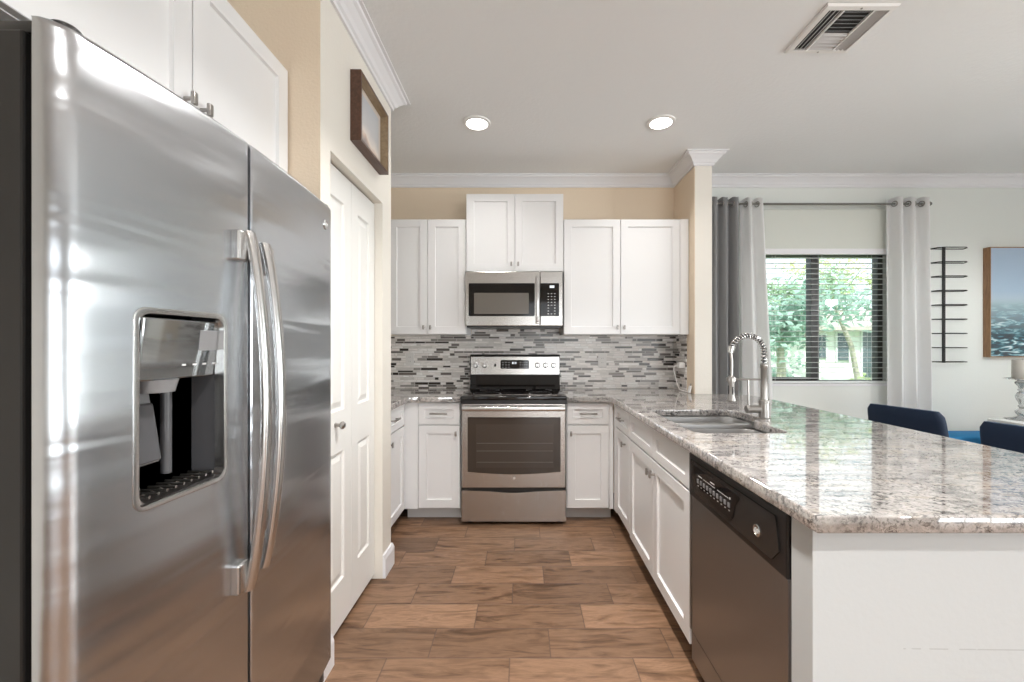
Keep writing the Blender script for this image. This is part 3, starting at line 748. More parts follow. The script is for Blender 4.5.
mb = MB(xf); mb.box(.02, WD-.02, 0, .06, -.5, -.08); mb.build('base', M['black'], dw)

# ------------------------------------------------------------------ refrigerator
FN, FF, SEAM = .645, 1.553, 1.047
fx = lambda y: -(.698+(.040 if y < 1.07 else .022)*((y-1.07)/.44)**2)
fg = thing('refrigerator', 'tall stainless side-by-side refrigerator with water dispenser in the left alcove', 'refrigerator', (-1.13, 1.09, 0))
mb = MB(); mb.box(-1.49, -.795, FN+.006, FF-.004, .03, 1.785, .004); mb.build('cabinet', M['case'], fg)
mb = MB(); mb.box(-.797, -.772, FN+.02, SEAM-.01, .11, 1.775); mb.box(-.797, -.772, SEAM+.01, FF-.02, .11, 1.775); mb.box(-.772, -.708, SEAM+.0008, SEAM+.0072, .11, 1.79); mb.build('gasket_and_gap_shade', M['black'], fg, weld=False)  # last box is a black strip standing in for shade between the doors
mb = MB(); mb.box(-1.45, -.80, FN+.03, FF-.03, 0, .032); mb.build('base', M['black'], fg)
mb = MB(); mb.box(-.80, -.745, FN+.02, FF-.02, .03, .098)
for i in range(30): mb.box(-.745, -.738, FN+.05+i*.0265, FN+.062+i*.0265, .04, .09)
mb.build('base_grille', M['dgrey'], fg, weld=False)
ZB, ZT = .105, 1.80
def fridge_door(ya, yb, hole=None, ra=.03, rb=.010):
    """bowed door; profile in plan swept in height, with an opening for the dispenser"""
    front = []
    for i in range(9): t = PI/2*i/8; front.append((ya+ra*(1-math.sin(PI/2-t)) if False else ya+ra*(1-math.cos(t)), None, ra*(1-math.sin(t))))
    ys = [ya+ra+(yb-rb-ya-ra)*i/16 for i in range(1, 16)]
    if hole: ys = sorted([y for y in ys if min(abs(y-hole[0]), abs(y-hole[1])) > .012]+[hole[0], hole[1]])
    pts = [(y, fx(y)-dx) for y, _, dx in front]+[(y, fx(y)) for y in ys]
    for i in range(7): t = PI/2*i/6; y = yb-rb+rb*math.sin(t); pts.append((y, fx(y)-rb*(1-math.cos(t))))
    zs = [ZB, ZB+.004, .5]+([hole[2], hole[3]] if hole else [.9, 1.3])+[1.6, ZT-.012, ZT-.004, ZT]
    inset = [.004, 0, 0]+[0]*2+[0, 0, .002, .008]
    mb = MB(); bm = mb.bm
    V = [[bm.verts.new((x-ins, y, z)) for (y, x) in pts] for z, ins in zip(zs, inset)]
    for j in range(len(zs)-1):
        for i in range(len(pts)-1):
            ym = (pts[i][0]+pts[i+1][0])/2; zm = (zs[j]+zs[j+1])/2
            if hole and hole[0] < ym < hole[1] and hole[2] < zm < hole[3]: continue
            mb.face([V[j][i], V[j][i+1], V[j+1][i+1], V[j+1][i]])
    BK = -.773
    bk = [[bm.verts.new((BK, y, z)) for y in (pts[0][0], pts[-1][0])] for z in zs]
    for j in range(len(zs)-1):
        mb.face([V[j][0], V[j+1][0], bk[j+1][0], bk[j][0]]); mb.face([V[j][-1], bk[j][1], bk[j+1][1], V[j+1][-1]]); mb.face([bk[j][0], bk[j+1][0], bk[j+1][1], bk[j][1]])
    mb.face([*V[0], bk[0][1], bk[0][0]]); mb.face([*V[-1], bk[-1][1], bk[-1][0]])
    return mb
DY0, DY1, DZ0, DZ1 = .762, .964, .974, 1.347
fd = fridge_door(FN, SEAM, (DY0, DY1, DZ0, DZ1)).build('freezer_door', M['fsteel'], fg, True, angle=50)
rd = fridge_door(SEAM+.008, FF, None, .005, .012).build('refrigerator_door', M['fsteel'], fg, True, angle=50)
def fhandle(y, s, parent, z0=.675, z1=1.565):
    mb = MB(); n = 30; L_ = []
    for i in range(n+1):
        u = i/n; z = z0+(z1-z0)*u; off = .012+.043*math.sin(PI*min(1, max(0, u)))**.75
        x = fx(y)+off+.004
        L_.append([(x+.011*math.cos(t), y+.0155*math.copysign(abs(math.sin(t))**.7, math.sin(t)), z) for t in [2*PI*k/14 for k in range(14)]])
    mb.loops(L_)
    h = mb.build('handle', M['hsteel'], parent, True)
    for za, zb in ((z1-.078, z1-.004), (z0+.004, z0+.078)):
        yy = sorted((y+s*.002, y+s*.040)); mb = MB(); mb.box(fx(y)-.004, fx(y)+.019, yy[0], yy[1], za, zb, .005)
        mb.build('handle_mount', M['hsteel'], h)
fhandle(1.022, -1, fd); fhandle(1.083, 1, rd, .70, 1.55)
# dispenser: bezel, control panel, cavity, chute, paddle, tray
fm = lambda a, b, c: Vector((fx(a)+c, a, b))
mb = MB(fm)
ol = rrect(DY0-.007, DY1+.007, DZ0-.007, DZ1+.007, .024); il = rrect(DY0+.004, DY1-.004, DZ0+.004, DZ1-.004, .022); il2 = rrect(DY0+.006, DY1-.006, DZ0+.006, DZ1-.006, .021)
mb.loops([[(a, b, .0) for a, b in ol], [(a, b, .0015) for a, b in ol], [(a*.5+c*.5, b*.5+d*.5, .0025) for (a, b), (c, d) in zip(ol, il)], [(a, b, .0005) for a, b in il], [(a, b, -.02) for a, b in il2]], False, False)
mb.build('dispenser_bezel', M['hsteel'], fd, True)
bx = -.772
mb = MB(); y0, y1, z0, z1 = DY0+.001, DY1-.001, DZ0+.001, DZ1-.001
q = [(y0, z0), (y1, z0), (y1, z1), (y0, z1)]
mb.loops([[(fx(a)-.006, a, b) for a, b in q], [(bx, a+(.02 if a < .87 else -.02)*.4, b) for a, b in q]], False, True)
cv = mb.build('dispenser_cavity', M['dgrey'], fd)
# glossy sloping control fascia with a dark display
pf = lambda a, b, c: Vector((fx(.87)-.004-(1.335-b)*.10+c, a, b))
mb = MB(pf); mb.box(DY0+.006, DY1-.006, 1.212, 1.335, -.02, 0, .003)
cpn = mb.build('dispenser_controls', mat('silver_gloss_panel', (.35, .37, .38), .05, .9), fd)
mb = MB(pf); mb.box(.905, .965, 1.27, 1.315, 0, .0008); mb.build('dispenser_display', M['mgrey'], cpn)
mb = MB(pf)
for i in range(4): mb.box(.865+.028*i, .875+.028*i, 1.238, 1.242, 0, .0006)
mb.build('dispenser_marks', M['label'], cpn, weld=False)
ccx = -.748
mb = MB(); mb.cyl((ccx, .83, 1.212), (ccx, .83, 1.187), .040, .034, 28); mb.build('ice_chute', M['mgrey'], fd, True)
pdl = lambda a, b, c: Vector((-.762+.020*(1.17-b)/.13+c, .80+a, b))
mb = MB(pdl); mb.box(-.03, .032, 1.05, 1.165, 0, .012, .004); mb.build('paddle', M['dgrey'], fd)
mb = MB(pdl); mb.box(-.036, .038, 1.045, 1.185, -.006, 0, .002); mb.build('paddle_frame', M['mgrey'], fd)
mb = MB(); mb.cyl((-.762, .875, 1.21), (-.762, .875, 1.01), .010, seg=14); mb.build('water_guide', M['dgrey'], fd, True)
mb = MB(); mb.box(-.771, -.712, DY0+.006, DY1-.006, DZ0+.004, DZ0+.008)
mb.build('drip_tray', M['black'], fd)
mb = MB()
for i in range(11): y = DY0+.02+.02*i; mb.cyl((-.77, y, DZ0+.016), (-.716, y+.004, DZ0+.016), .0032, seg=8)
mb.cyl((-.743, DY0+.01, DZ0+.013), (-.743, DY1-.01, DZ0+.013), .0028, seg=8)
mb.build('tray_grille', M['nickel'], fd, True, weld=False)
for y in (FN+.030, FF-.03):
    mb = MB(); mb.lathe([(0, 0), (.020, 0), (.020, .006), (.017, .009), (0, .010)], (fx(y)-.024, y, ZT-.004)); mb.box(fx(y)-.12, fx(y)-.022, y-.014, y+.014, 1.786, 1.806, .003)
    mb.build('hinge_cover', M['black'], fg, True)
badge(lambda a, b, c: Vector((fx(a)+c, a, b)), 1.490, 1.722, .0, .018, rd)

# ------------------------------------------------------------------ ceiling fixtures
def downlight(x, y, label, group=None, e=4.2, sp=125):
    t = thing('recessed_light', label, 'ceiling light', (x, y, CEIL-.012), group)
    mb = MB(); mb.lathe([(.068, .004), (.070, .001), (.088, .0035), (.090, .010), (.090, .0119), (.068, .0119)], (x, y, CEIL-.012), 32, False); mb.build('trim_ring', M['white'], t, True)
    mb = MB(); mb.lathe([(0, .002), (.069, .002), (.069, .011), (0, .011)], (x, y, CEIL-.012), 32); mb.build('diffuser', M['glow'], t)
    lamp('downlight_beam', 'AREA', (x, y, CEIL-.014), e, (1, .97, .94), shape='DISK', size=.13, spread=math.radians(sp))
downlight(-.303, 2.70, 'round recessed ceiling light above the range, on the pantry side', None)
downlight(.905, 2.69, 'round recessed ceiling light nearest the partition wall')
for x, y in ((.22, 1.35), (.22, -.4), (.905, -1.8), (3.3, -1.2), (3.3, 1.0)): downlight(x, y, 'unseen round recessed ceiling light added as fill', 'added fill lights out of view', 30, 120)  # fixtures added out of frame to brighten cabinets and floor

VX0, VX1, VY0, VY1 = 1.305, 1.62, 1.755, 2.05
av = thing('air_vent', 'square white three-way air supply vent on the ceiling', 'vent', ((VX0+VX1)/2, (VY0+VY1)/2, CEIL-.014))
mb = MB(); fl = .027
lp = lambda i, z: [(VX0+i, VY0+i, z), (VX1-i, VY0+i, z), (VX1-i, VY1-i, z), (VX0+i, VY1-i, z)]
mb.loops([lp(0, CEIL-.001), lp(0, CEIL-.004), lp(.006, CEIL-.011), lp(fl-.003, CEIL-.013), lp(fl, CEIL-.012), lp(fl, CEIL-.001)], False, False); mb.build('frame', M['white'], av)
mb = MB(); mb.box(VX0+fl-.004, VX1-fl+.004, VY0+fl-.004, VY1-fl+.004, CEIL-.0025, CEIL-.001); mb.build('shade_plate', mat('duct_shade', (.045, .045, .045), .7), av)  # dark plate standing in for the shade behind the louvres
mb = MB(); xa, xb = VX0+fl, VX1-fl; ya, yb = VY0+fl, VY1-fl
d1, d2 = xa+.065, xb-.065
for x in (d1, d2): mb.box(x-.003, x+.003, ya, yb, CEIL-.0135, CEIL-.003)
mb.build('divider', M['white'], av, weld=False)
mb = MB()
def louvre(p, q, tilt):   # thin blade between two points, tilted about its length
    p, q = Vector(p), Vector(q); d = (q-p).normalized(); side_ = Vector((-d.y, d.x, 0)); w = side_*math.cos(tilt)*.009+Vector((0, 0, 1))*math.sin(tilt)*.0048
    n = Vector((0, 0, .0006))
    mb.loops([[tuple(r+w+n), tuple(r+w-n), tuple(r-w-n), tuple(r-w+n)] for r in (p, q)])
for i in range(3): louvre((xa+.012+.019*i, ya, CEIL-.0085), (xa+.012+.019*i, yb, CEIL-.0085), -.9)
for i in range(3): louvre((xb-.012-.019*i, ya, CEIL-.0085), (xb-.012-.019*i, yb, CEIL-.0085), .9)
ny = 11
for i in range(ny):
    y = ya+.012+(yb-ya-.024)*i/(ny-1); louvre((d1+.003, y, CEIL-.0085), (d2-.003, y, CEIL-.0085), .95 if i < ny/2 else -.95)
mb.build('louvres', mat('vent_blades', (.55, .55, .55), .4), av, weld=False)
mb = MB(); 
for x, y in (((VX0+VX1)/2, VY0+.016), ((VX0+VX1)/2, VY1-.016)): mb.lathe([(0, -.003), (.004, -.002), (.0045, 0), (0, 0)], (x, y, CEIL-.012), 10)
mb.build('screw', M['nickel'], av)

# ------------------------------------------------------------------ framed pictures
def seaside(name, axis, lo, hi, kind):
    m, nt, b = principled(name); g = N(nt); p = g.coord(); s = g.node('ShaderNodeSeparateXYZ'); g.link(p, s.inputs[0])
    z = g.m('DIVIDE', g.m('SUBTRACT', s.outputs[2], lo), hi-lo)
    if kind == 'sea':
        q = g.scale(p, (5.5, 1, 24.0)); n = g.noise(q, 1.5, 3, .5, .9)
        sea = g.ramp(n, [(.36, (.002, .012, .024)), (.46, (.005, .035, .055)), (.53, (.02, .12, .16)), (.585, (.20, .38, .43)), (.66, (.62, .72, .75))])
        skyc = g.ramp(z, [(.45, (.42, .50, .54)), (.6, (.33, .44, .56)), (1, (.36, .46, .60))])
        far = g.mix(g.ramp(z, [(.2, (0, 0, 0)), (.52, (1, 1, 1))]), sea, (.30, .42, .47))
        g.link(g.mix(g.ramp(z, [(.47, (0, 0, 0)), (.54, (1, 1, 1))]), far, skyc), b.inputs['Base Color'])
        b.inputs['Roughness'].default_value = .5; b.inputs['Coat Weight'].default_value = 1; b.inputs['Coat Roughness'].default_value = .02
    else:
        t = g.m('MULTIPLY_ADD', s.outputs[1], .5, g.m('MULTIPLY_ADD', g.noise(p, 14, 3), .25, z)); t = g.m('SUBTRACT', t, 1.08)
        g.link(g.ramp(t, [(.05, (.14, .11, .10)), (.22, (.30, .25, .23)), (.30, (.60, .45, .36)), (.36, (.75, .68, .62)), (.55, (.52, .52, .53)), (1, (.50, .53, .57))]), b.inputs['Base Color'])
        b.inputs['Roughness'].default_value = .4; b.inputs['Coat Weight'].default_value = .3
    return m
pc = thing('framed_picture', 'small dark-brown box-framed seascape hung over the pantry door', 'picture', (PX+.02, 2.02, 2.2))
PY0, PY1, PZ0, PZ1, PD = 1.832, 2.205, 2.20, 2.517, .049
xf = face_right(PX+.001, 0, 0); mb = MB(xf); mk = lambda i, c: [(PY0+i, PZ0+i, c), (PY1-i, PZ0+i, c), (PY1-i, PZ1-i, c), (PY0+i, PZ1-i, c)]
mb.loops([mk(0, 0), mk(0, PD-.001), mk(.001, PD)], True, False); mb.mi = 0
mb.loops([mk(.001, PD), mk(.011, PD)], False, False); mb.mi = 1; mb.loops([mk(.011, PD), mk(.013, .009)], False, False)
mb.build('frame', [M['walnut'], wood('inner_frame_wood', (.24, .17, .10), (.36, .27, .17), (20, 4, 20), .35)], pc)
mb = MB(xf); mb.box(PY0+.01, PY1-.01, PZ0+.01, PZ1-.01, .004, .008); bk = mb.build('backing', mat('pale_mount', (.62, .56, .50), .6), pc)
mb = MB(xf); mb.box(PY0+.042, PY1-.042, PZ0+.040, PZ1-.040, .008, .010); mb.build('print', seaside('pale_seascape_print', 1, PZ0, PZ1, 'dune'), bk)
pt = thing('framed_picture', 'large wood-framed picture of dark blue sea waves on the dining wall', 'picture', (4.6, YB-.03, 1.19))
AX0, AX1, AZ0, AZ1, AD = 4.015, 5.27, 1.183, 2.132, .055
xf = face_y(0, YB-.001, 0); mb = MB(xf); mk = lambda i, c: [(AX0+i, AZ0+i, c), (AX1-i, AZ0+i, c), (AX1-i, AZ1-i, c), (AX0+i, AZ1-i, c)]
mb.loops([mk(0, 0), mk(0, AD), mk(.008, AD), mk(.008, AD-.006)], True, False); mb.build('frame', M['oak'], pt)
mb = MB(xf); mb.box(AX0+.008, AX1-.008, AZ0+.008, AZ1-.008, AD-.02, AD-.005); mb.build('print', seaside('sea_print', 0, AZ0, AZ1, 'sea'), pt)

# ------------------------------------------------------------------ wall rack
wr_ = thing('wall_rack', 'black metal rack of nine horizontal wire loops on the dining wall', 'rack', (3.73, YB, 1.12))
mb = MB(); mb.box(3.656, 3.678, YB-.012, YB-.001, 1.134, 2.138, .002); mb.build('upright', M['iron'], wr_)
for i in range(9):
    z = 1.143+.1228*i; x0, x1 = 3.545, 3.838; yb_, yf_ = YB-.006, YB-.075
    mb = MB(); mb.tube([(x0, yb_, z), (x1, yb_, z), (x1-.02, yf_+.02, z), (x1-.05, yf_, z), (x0+.05, yf_, z), (x0+.02, yf_+.02, z), (x0, yb_, z)], .0042, 8); mb.build('loop', M['iron'], wr_, True)

# ------------------------------------------------------------------ curtains, rod, shade, blind
RZ, RY = 2.478, 3.455
rod = thing('curtain_rod', 'double metal curtain rod above the dining window', 'curtain rod', (2.4, RY, RZ))
mb = MB(); mb.tube([(1.5, RY, RZ), (3.40, RY, RZ)], .008, 12); mb.lathe([(0, 0), (.014, .004), (.019, .02), (.014, .036), (0, .04)], (0, 0, 0), 16)
for v in mb.bm.verts:
    if v.co.length < .2: v.co = Vector((3.40+v.co.z, RY+v.co.x, RZ+v.co.y))
mb.build('front_rod', M['rod'], rod, True)
mb = MB(); mb.tube([(1.5, RY+.075, RZ+.022), (3.42, RY+.075, RZ+.022)], .007, 10); mb.build('rear_rod', M['rod'], rod, True)
for x in (1.52, 3.365):
    mb = MB(); mb.box(x-.007, x+.007, RY-.012, YB-.001, RZ-.024, RZ-.010, .002); mb.box(x-.018, x+.018, YB-.006, YB-.0005, RZ-.05, RZ+.055, .002)
    mb.tube([(x, RY-.012, RZ-.017), (x, RY-.016, RZ+.004)], .005, 8); mb.build('bracket', M['rod'], rod)
def curtain(name, label, mat_, x0, x1, x0b, x1b, folds, amp, ztop, zbot, ph=0.0, yc=RY, grom=True, sol=True):
    t = thing(name, label, 'curtain', ((x0+x1)/2, yc, zbot))
    mb = MB()
    def f(u, v):
        v2 = v; xa = x0+(x0b-x0)*v2; xb = x1+(x1b-x1)*v2
        w = math.sin(2*PI*folds*u+ph); w = math.copysign(abs(w)**.8, w)
        return (xa+(xb-xa)*u+.010*math.sin(4*PI*folds*u+ph+v*2)*v, yc+amp*(1+.25*math.sin(7*u+3*v))*w, ztop+(zbot-ztop)*v + (.006*math.cos(4*PI*folds*u+2*ph) if v < .001 else 0))
    mb.grid(f, int(folds*18), 26)
    c = mb.build('cloth', mat_, t, True, angle=180)
    if sol: s = c.modifiers.new('thick', 'SOLIDIFY'); s.thickness = .003
    if grom:
        k = 0
        while True:   # grommets where the cloth crosses the rod
            u = (k*PI-ph)/(2*PI*folds)
            if u > .98: break
            if u > .02:
                p = Vector(f(u, 0)); d = (Vector(f(u+.004, .02))-Vector(f(u-.004, .02))); d.z = 0; d.normalize(); nrm = Vector((-d.y, d.x, 0)); c0 = Vector((p.x, yc, RZ))
                g = MB(); pts = [c0+(d*math.cos(a)+Vector((0, 0, 1))*math.sin(a))*.021 for a in [2*PI*i/18 for i in range(19)]]
                g.tube(pts, .0045, 6); g.build('grommet', M['nickel'], c, True)
            k += 1
    return t
curtain('curtain', 'grey opaque drape hanging beside the partition wall', M['drape'], 1.47, 1.825, 1.47, 1.838, 4, .036, 2.528, .03, 1.1)
curtain('curtain', 'white sheer curtain beside the grey drape', M['sheer'], 1.84, 2.03, 1.866, 2.15, 2, .030, 2.528, .03, .2, yc=RY+.012)
curtain('curtain', 'white sheer curtain between the window and the black wall rack', M['sheer'], 3.085, 3.425, 3.10, 3.46, 3, .034, 2.528, .03, .6)
rs = thing('roller_shade', 'pale roller shade drawn a little way down over the window top', 'shade', (2.55, 3.55, 2.07))
mb = MB(); mb.cyl((1.94, 3.558, 2.452), (3.162, 3.558, 2.452), .018, seg=18); mb.build('roller', M['shade'], rs, True)
mb = MB(); mb.box(1.945, 3.157, 3.541, 3.543, 2.085, 2.455); mb.build('fabric', M['shade'], rs)
mb = MB(); mb.box(1.942, 3.160, 3.535, 3.549, 2.070, 2.120, .004); mb.build('hem_bar', M['trim'], rs)
bl = thing('window_blind', 'white horizontal slat blind with open slats inside the window', 'blind', (2.6, 3.615, WZ0))
mb = MB(); mb.box(WX0+.008, WX1-.008, 3.594, 3.638, WZ1-.030, WZ1-.002, .003); mb.build('headrail', M['blind'], bl)
mb = MB(); ns = 24
for i in range(ns):
    z = WZ0+.045+(WZ1-.06-WZ0-.045)*i/(ns-1)
    mb.loops([[(x, 3.599, z), (x, 3.616, z+.0025), (x, 3.633, z), (x, 3.633, z-.002), (x, 3.616, z+.0005), (x, 3.599, z-.002)] for x in (WX0+.010, WX1-.010)])
mb.build('slats', M['blind'], bl, weld=False)
mb = MB(); mb.box(WX0+.010, WX1-.010, 3.595, 3.637, WZ0+.004, WZ0+.020, .003); mb.build('bottom_rail', M['blind'], bl)
for x in (WX0+.16, 2.62, WX1-.16):
    mb = MB(); 
    for y in (3.594, 3.638): mb.cyl((x, y, WZ0+.01), (x, y, WZ1-.03), .0012, seg=6)
    mb.build('ladder_cord', M['blind'], bl, weld=False)

# ------------------------------------------------------------------ outlets, plug and cord
def outlet(x, z, label):
    xf = face_y(x, YB-.008, z); t = thing('outlet', label, 'outlet', (x, YB-.008, z), 'outlets on the backsplash')
    mb = MB(xf); mb.box(-.036, .036, -.058, .058, 0, .006, .002); p = mb.build('cover_plate', M['outlet'], t)
    mb = MB(xf); mb.box(-.017, .017, -.034, .034, .006, .008, .001); r = mb.build('receptacle', M['outlet'], t)
    mb = MB(xf)
    for zz in (-.018, .018):
        for xx in (-.006, .006): mb.box(xx-.001, xx+.001, zz-.004, zz+.004, .008, .0083)
    mb.build('slots', M['black'], r, weld=False)
outlet(-.985, 1.165, 'pale outlet plate on the mosaic left of the range')
outlet(.69, 1.155, 'pale outlet plate on the mosaic right of the range')
pl = thing('charger', 'white plug-in charger with dangling cord on the partition side of the backsplash', 'charger', (1.30, 3.33, 1.10))
mb = MB(); mb.box(1.262, 1.3098, 3.315, 3.365, 1.10, 1.145, .005); mb.build('plug', M['white'], pl)
mb = MB(); mb.tube([(1.262, 3.34, 1.12), (1.235, 3.34, 1.118), (1.228, 3.345, 1.09), (1.245, 3.35, 1.03), (1.262, 3.355, .97), (1.278, 3.35, .925), (1.29, 3.32, .919), (1.297, 3.25, .919)], .0035, 8); mb.build('cord', M['white'], pl, True)
bp = thing('adapter', 'small white adapter leaning at the foot of the partition wall', 'adapter', (1.29, 3.19, .914))
xf = lambda a, b, c: Vector((1.285+a+b*.25, 3.195+c, .9145+b))
mb = MB(xf); mb.box(0, .014, .002, .055, -.018, .018, .003); mb.build('housing', M['white'], bp)
mb = MB(xf)
for c in (-.007, .007): mb.box(.004, .009, .055, .072, c-.001, c+.001)
mb.build('prongs', M['nickel'], bp)

# ------------------------------------------------------------------ dining room
def make_chair():
    t = thing('dining_chair', 'navy velvet dining chair behind the peninsula, nearer the window', 'chair', (0, 0, 0), 'navy velvet dining chairs')
    B = lambda m, n, mt, p=t, s=True: m.build(n, mt, p, s, True, 50)
    mb = MB(); mb.box(-.02, .44, -.225, .225, .40, .485, .03, 4); B(mb, 'seat', M['velvet'])
    tl = math.tan(math.radians(11))
    mb = MB(); L_ = []
    for i in range(13):           # reclined back, softly rounded in plan, narrower at the top corners
        u = i/12; z = .44+.413*u; hw = .225+.006*math.sin(PI*u); th = .034
        if u > .88: k = (u-.88)/.12; hw -= .022*k*k; th -= .016*k*k
        xo = -.02-(z-.44)*tl
        ring = []
        for a, b in rrect(-th, th, -hw, hw, min(.03, th*.95), 5):
            ring.append((xo+a-.028*(1-(b/.225)**2), b, z))
        L_.append(ring)
    mb.loops(L_); B(mb, 'backrest', M['velvet'])
    for x, y in ((.40, .19), (.40, -.19), (.02, .19), (.02, -.19)):
        mb = MB(); mb.cyl((x, y, .41), (x+(.03 if x > .2 else -.03), y*1.06, 0), .018, .010, 12); B(mb, 'leg', M['iron'])
    return t
ch = make_chair(); ch.location = (2.74, 2.88, 0); ch.rotation_euler = (0, 0, .27)
c2 = copy_tree(ch, (2.77, 2.155, 0), .22); c2['label'] = 'navy velvet dining chair behind the peninsula, nearer the viewer and cut by the photo edge'
dt = thing('dining_table', 'white rectangular dining table holding the candlestick', 'table', (4.05, 2.25, 0))
mb = MB(); mb.box(3.36, 4.7, 1.45, 2.97, .725, .758, .006); mb.build('tabletop', mat('white_tabletop', (.80, .81, .80), .15), dt)
for x in (3.46, 4.6):
    for y in (1.55, 2.87): mb = MB(); mb.box(x-.03, x+.03, y-.03, y+.03, 0, .726, .004); mb.build('leg', M['white'], dt)
bn = thing('bench', 'low bright blue velvet bench against the dining wall', 'bench', (3.61, 3.28, 0))
mb = MB(); mb.box(3.24, 3.98, 3.13, 3.395, .44, .582, .02, 3); mb.build('cushion', M['bvelvet'], bn, True)
for x in (3.30, 3.92):
    for y in (3.18, 3.345): mb = MB(); mb.cyl((x, y, .445), (x, y, 0), .02, .014, 12); mb.build('leg', M['iron'], bn, True)
cs = thing('candlestick', 'turned clear glass candlestick on the white dining table', 'candlestick', (3.53, 2.90, .7585))
mb = MB(); mb.lathe([(0, 0), (.085, 0), (.085, .006), (.045, .014), (.022, .022), (.020, .03), (.032, .045), (.036, .06), (.028, .075), (.015, .085), (.022, .095), (.015, .105), (.018, .12), (.030, .145), (.034, .165), (.024, .19), (.014, .2), (.024, .21), (.016, .22), (.020, .235), (.034, .255), (.036, .265), (.022, .278), (.03, .281), (0, .281)], (3.53, 2.90, .7585), 20); mb.build('stem', M['crystal'], cs, True)
mb = MB(); mb.lathe([(0, .281), (.06, .282), (.092, .288), (.092, .292), (.055, .287), (0, .287)], (3.53, 2.90, .7585), 32); mb.build('drip_plate', M['chrome'], cs, True)
cn = thing('candle', 'thick pale pillar candle standing on the glass candlestick', 'candle', (3.535, 2.90, 1.046))
mb = MB(); mb.lathe([(0, 0), (.051, 0), (.053, .004), (.053, .130), (.050, .136), (.03, .134), (0, .132)], (3.535, 2.90, 1.0465), 28); mb.build('wax', M['candle'], cn, True)
mb = MB(); mb.tube([(3.535, 2.90, 1.176), (3.536, 2.90, 1.19)], .0012, 6); mb.build('wick', M['black'], cn)

pd = thing('fill_pendant', 'unseen white dome pendant added to brighten the dining side', 'pendant light', (4.05, 2.0, 1.85))  # out-of-frame fixture, added only to light the dining walls
mb = MB(); mb.lathe([(.03, .20), (.10, .18), (.19, .10), (.22, .02), (.215, .02), (.185, .095), (.095, .17), (.03, .19)], (4.05, 2.0, 1.85), 32, False); mb.build('lamp_shade', M['white'], pd, True)
mb = MB(); mb.cyl((4.05, 2.0, 2.03), (4.05, 2.0, CEIL), .004, seg=8); mb.lathe([(0, 0), (.055, 0), (.055, .02), (0, .022)], (4.05, 2.0, CEIL-.023), 24); mb.build('cord', M['white'], pd)
mb = MB(); mb.lathe([(0, 0), (.035, .008), (.05, .04), (.04, .08), (.015, .11), (0, .112)], (4.05, 2.0, 1.89), 20); mb.build('bulb', M['glow'], pd, True)
lamp('pendant_fill', 'POINT', (4.05, 2.0, 1.86), 46, (.98, 1, .99), shadow_soft_size=.06)

# ------------------------------------------------------------------ outdoors
mb = MB(); mb.box(-8, 40, 3.8, 60, -.35, -.25); o = mb.build('ground', M['grass']); struct(o, 'lawn outside the window')
hs = thing('house', 'white neighbouring house seen through the right half of the window', 'house', (15, 20, -.25))
HY = 18.0
mb = MB(); mb.box(10.2, 22, HY, HY+8, -.25, 2.0); mb.build('wall', M['stucco'], hs)
mb = MB(); mb.loops([[(9.4, HY-.6, 1.95), (22.8, HY-.6, 1.95), (22.8, HY+8.6, 1.95), (9.4, HY+8.6, 1.95)], [(9.4, HY-.6, 2.1), (22.8, HY-.6, 2.1), (22.8, HY+8.6, 2.1), (9.4, HY+8.6, 2.1)], [(12.5, HY+4, 3.2), (19.5, HY+4, 3.2), (19.5, HY+4.2, 3.2), (12.5, HY+4.2, 3.2)]]); mb.build('roof', M['roof'], hs)
for x0, x1, z0, z1 in ((12.9, 13.25, .75, 1.75), (13.75, 14.25, .65, 1.85), (14.85, 16.0, -.1, 1.9)):
    mb = MB(); mb.box(x0, x1, HY-.06, HY+.02, z0, z1); w = mb.build('window', M['hglass'], hs)
    mb = MB(); mb.box(x0-.06, x0, HY-.08, HY, z0-.06, z1+.06); mb.box(x1, x1+.06, HY-.08, HY, z0-.06, z1+.06); mb.box(x0, x1, HY-.08, HY, z1, z1+.06); mb.build('surround', M['trim'], w, weld=False)
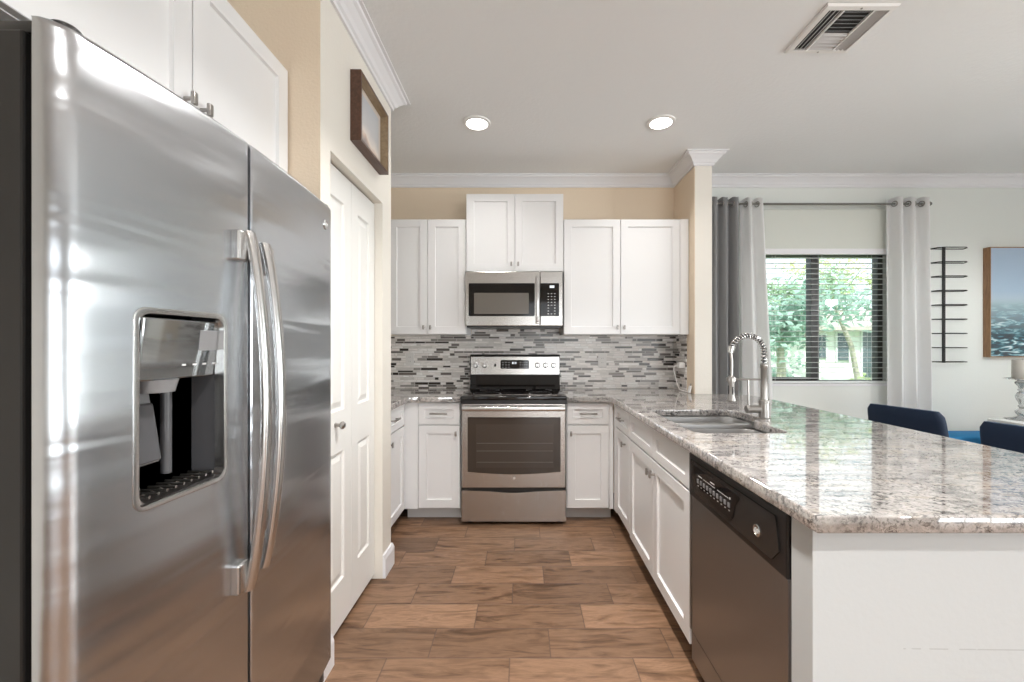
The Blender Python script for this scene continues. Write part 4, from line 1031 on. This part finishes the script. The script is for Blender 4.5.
def tree(x, y, h, cr, lm, label, trunk=.1, leaves=900, ls=.16, lean=0.0, zc=None, cat='tree', name='tree', squash=.8):
    t = thing(name, label, cat, (x, y, -.25)); rnd = random.Random(int(x*100+y*7))
    zc = h if zc is None else zc
    if trunk:
        mb = MB(); mb.tube([(x, y, -.26), (x+lean*.3+.05, y, zc*.35), (x+lean*.7-.04, y, zc*.7), (x+lean, y, zc)], [trunk*1.2, trunk, trunk*.75, trunk*.4], 8)
        for k in range(4):
            a = rnd.uniform(0, 2*PI); p = Vector((x+lean*.75, y, zc*(.6+.08*k))); mb.tube([p, p+Vector((math.cos(a)*cr*.35, math.sin(a)*cr*.3, cr*.25)), p+Vector((math.cos(a)*cr*.7, math.sin(a)*cr*.6, cr*.6))], [trunk*.4, trunk*.3, trunk*.12], 6)
        mb.build('trunk', M['bark'], t, True)
    mb = MB(); clumps = [Vector((rnd.gauss(0, .42), rnd.gauss(0, .42), rnd.gauss(0, .40)*squash))*cr for _ in range(16)]
    for i in range(leaves):
        c = clumps[i % 16]+Vector((rnd.gauss(0, 1), rnd.gauss(0, 1), rnd.gauss(0, .8)))*cr*.17+Vector((x+lean, y, zc))
        if c.z < -.2: c.z = -.2+rnd.random()*.2
        a = Vector((rnd.uniform(-1, 1), rnd.uniform(-1, 1), rnd.uniform(-1, 1))).normalized()*ls; b = a.orthogonal().normalized()*ls*.5
        n = a.cross(b).normalized()*ls*.12
        mb.face([mb.bm.verts.new(c-a), mb.bm.verts.new(c+b+n), mb.bm.verts.new(c+a), mb.bm.verts.new(c-b+n)])
    mb.build('foliage', lm, t, weld=False)
tree(6.1, 9.8, 3.0, 1.5, M['leafC'], 'dense blue-green tree filling the left window half', .10, 1900, .10, .1, 1.95)
tree(8.9, 12.6, 3.6, 1.2, M['leafA'], 'mid-green tree behind the window mullion', .09, 1300, .10, -.3, 2.7)
tree(12.3, 15.0, 3.2, 1.5, M['leafB'], 'yellow-green tree with a bare leaning trunk in the right window half', .08, 700, .10, -1.1, 3.6)
tree(8.6, 18.6, 5, 1.3, M['leafC'], 'taller pale tree beyond the others', .12, 900, .14, 0, 3.4)
tree(14.5, 33, 6, 4.0, M['leafA'], 'broad tree behind the white house', .2, 900, .3, 0, 3.8)
tree(8.6, 9.9, .8, .5, M['leafB'], 'yellow-green shrub low in the right window half', 0, 500, .07, 0, .25, 'shrub', 'shrub')
tree(7.4, 12.4, .8, .7, M['leafC'], 'blue-green shrub low in the left window half', 0, 600, .08, 0, .3, 'shrub', 'shrub')
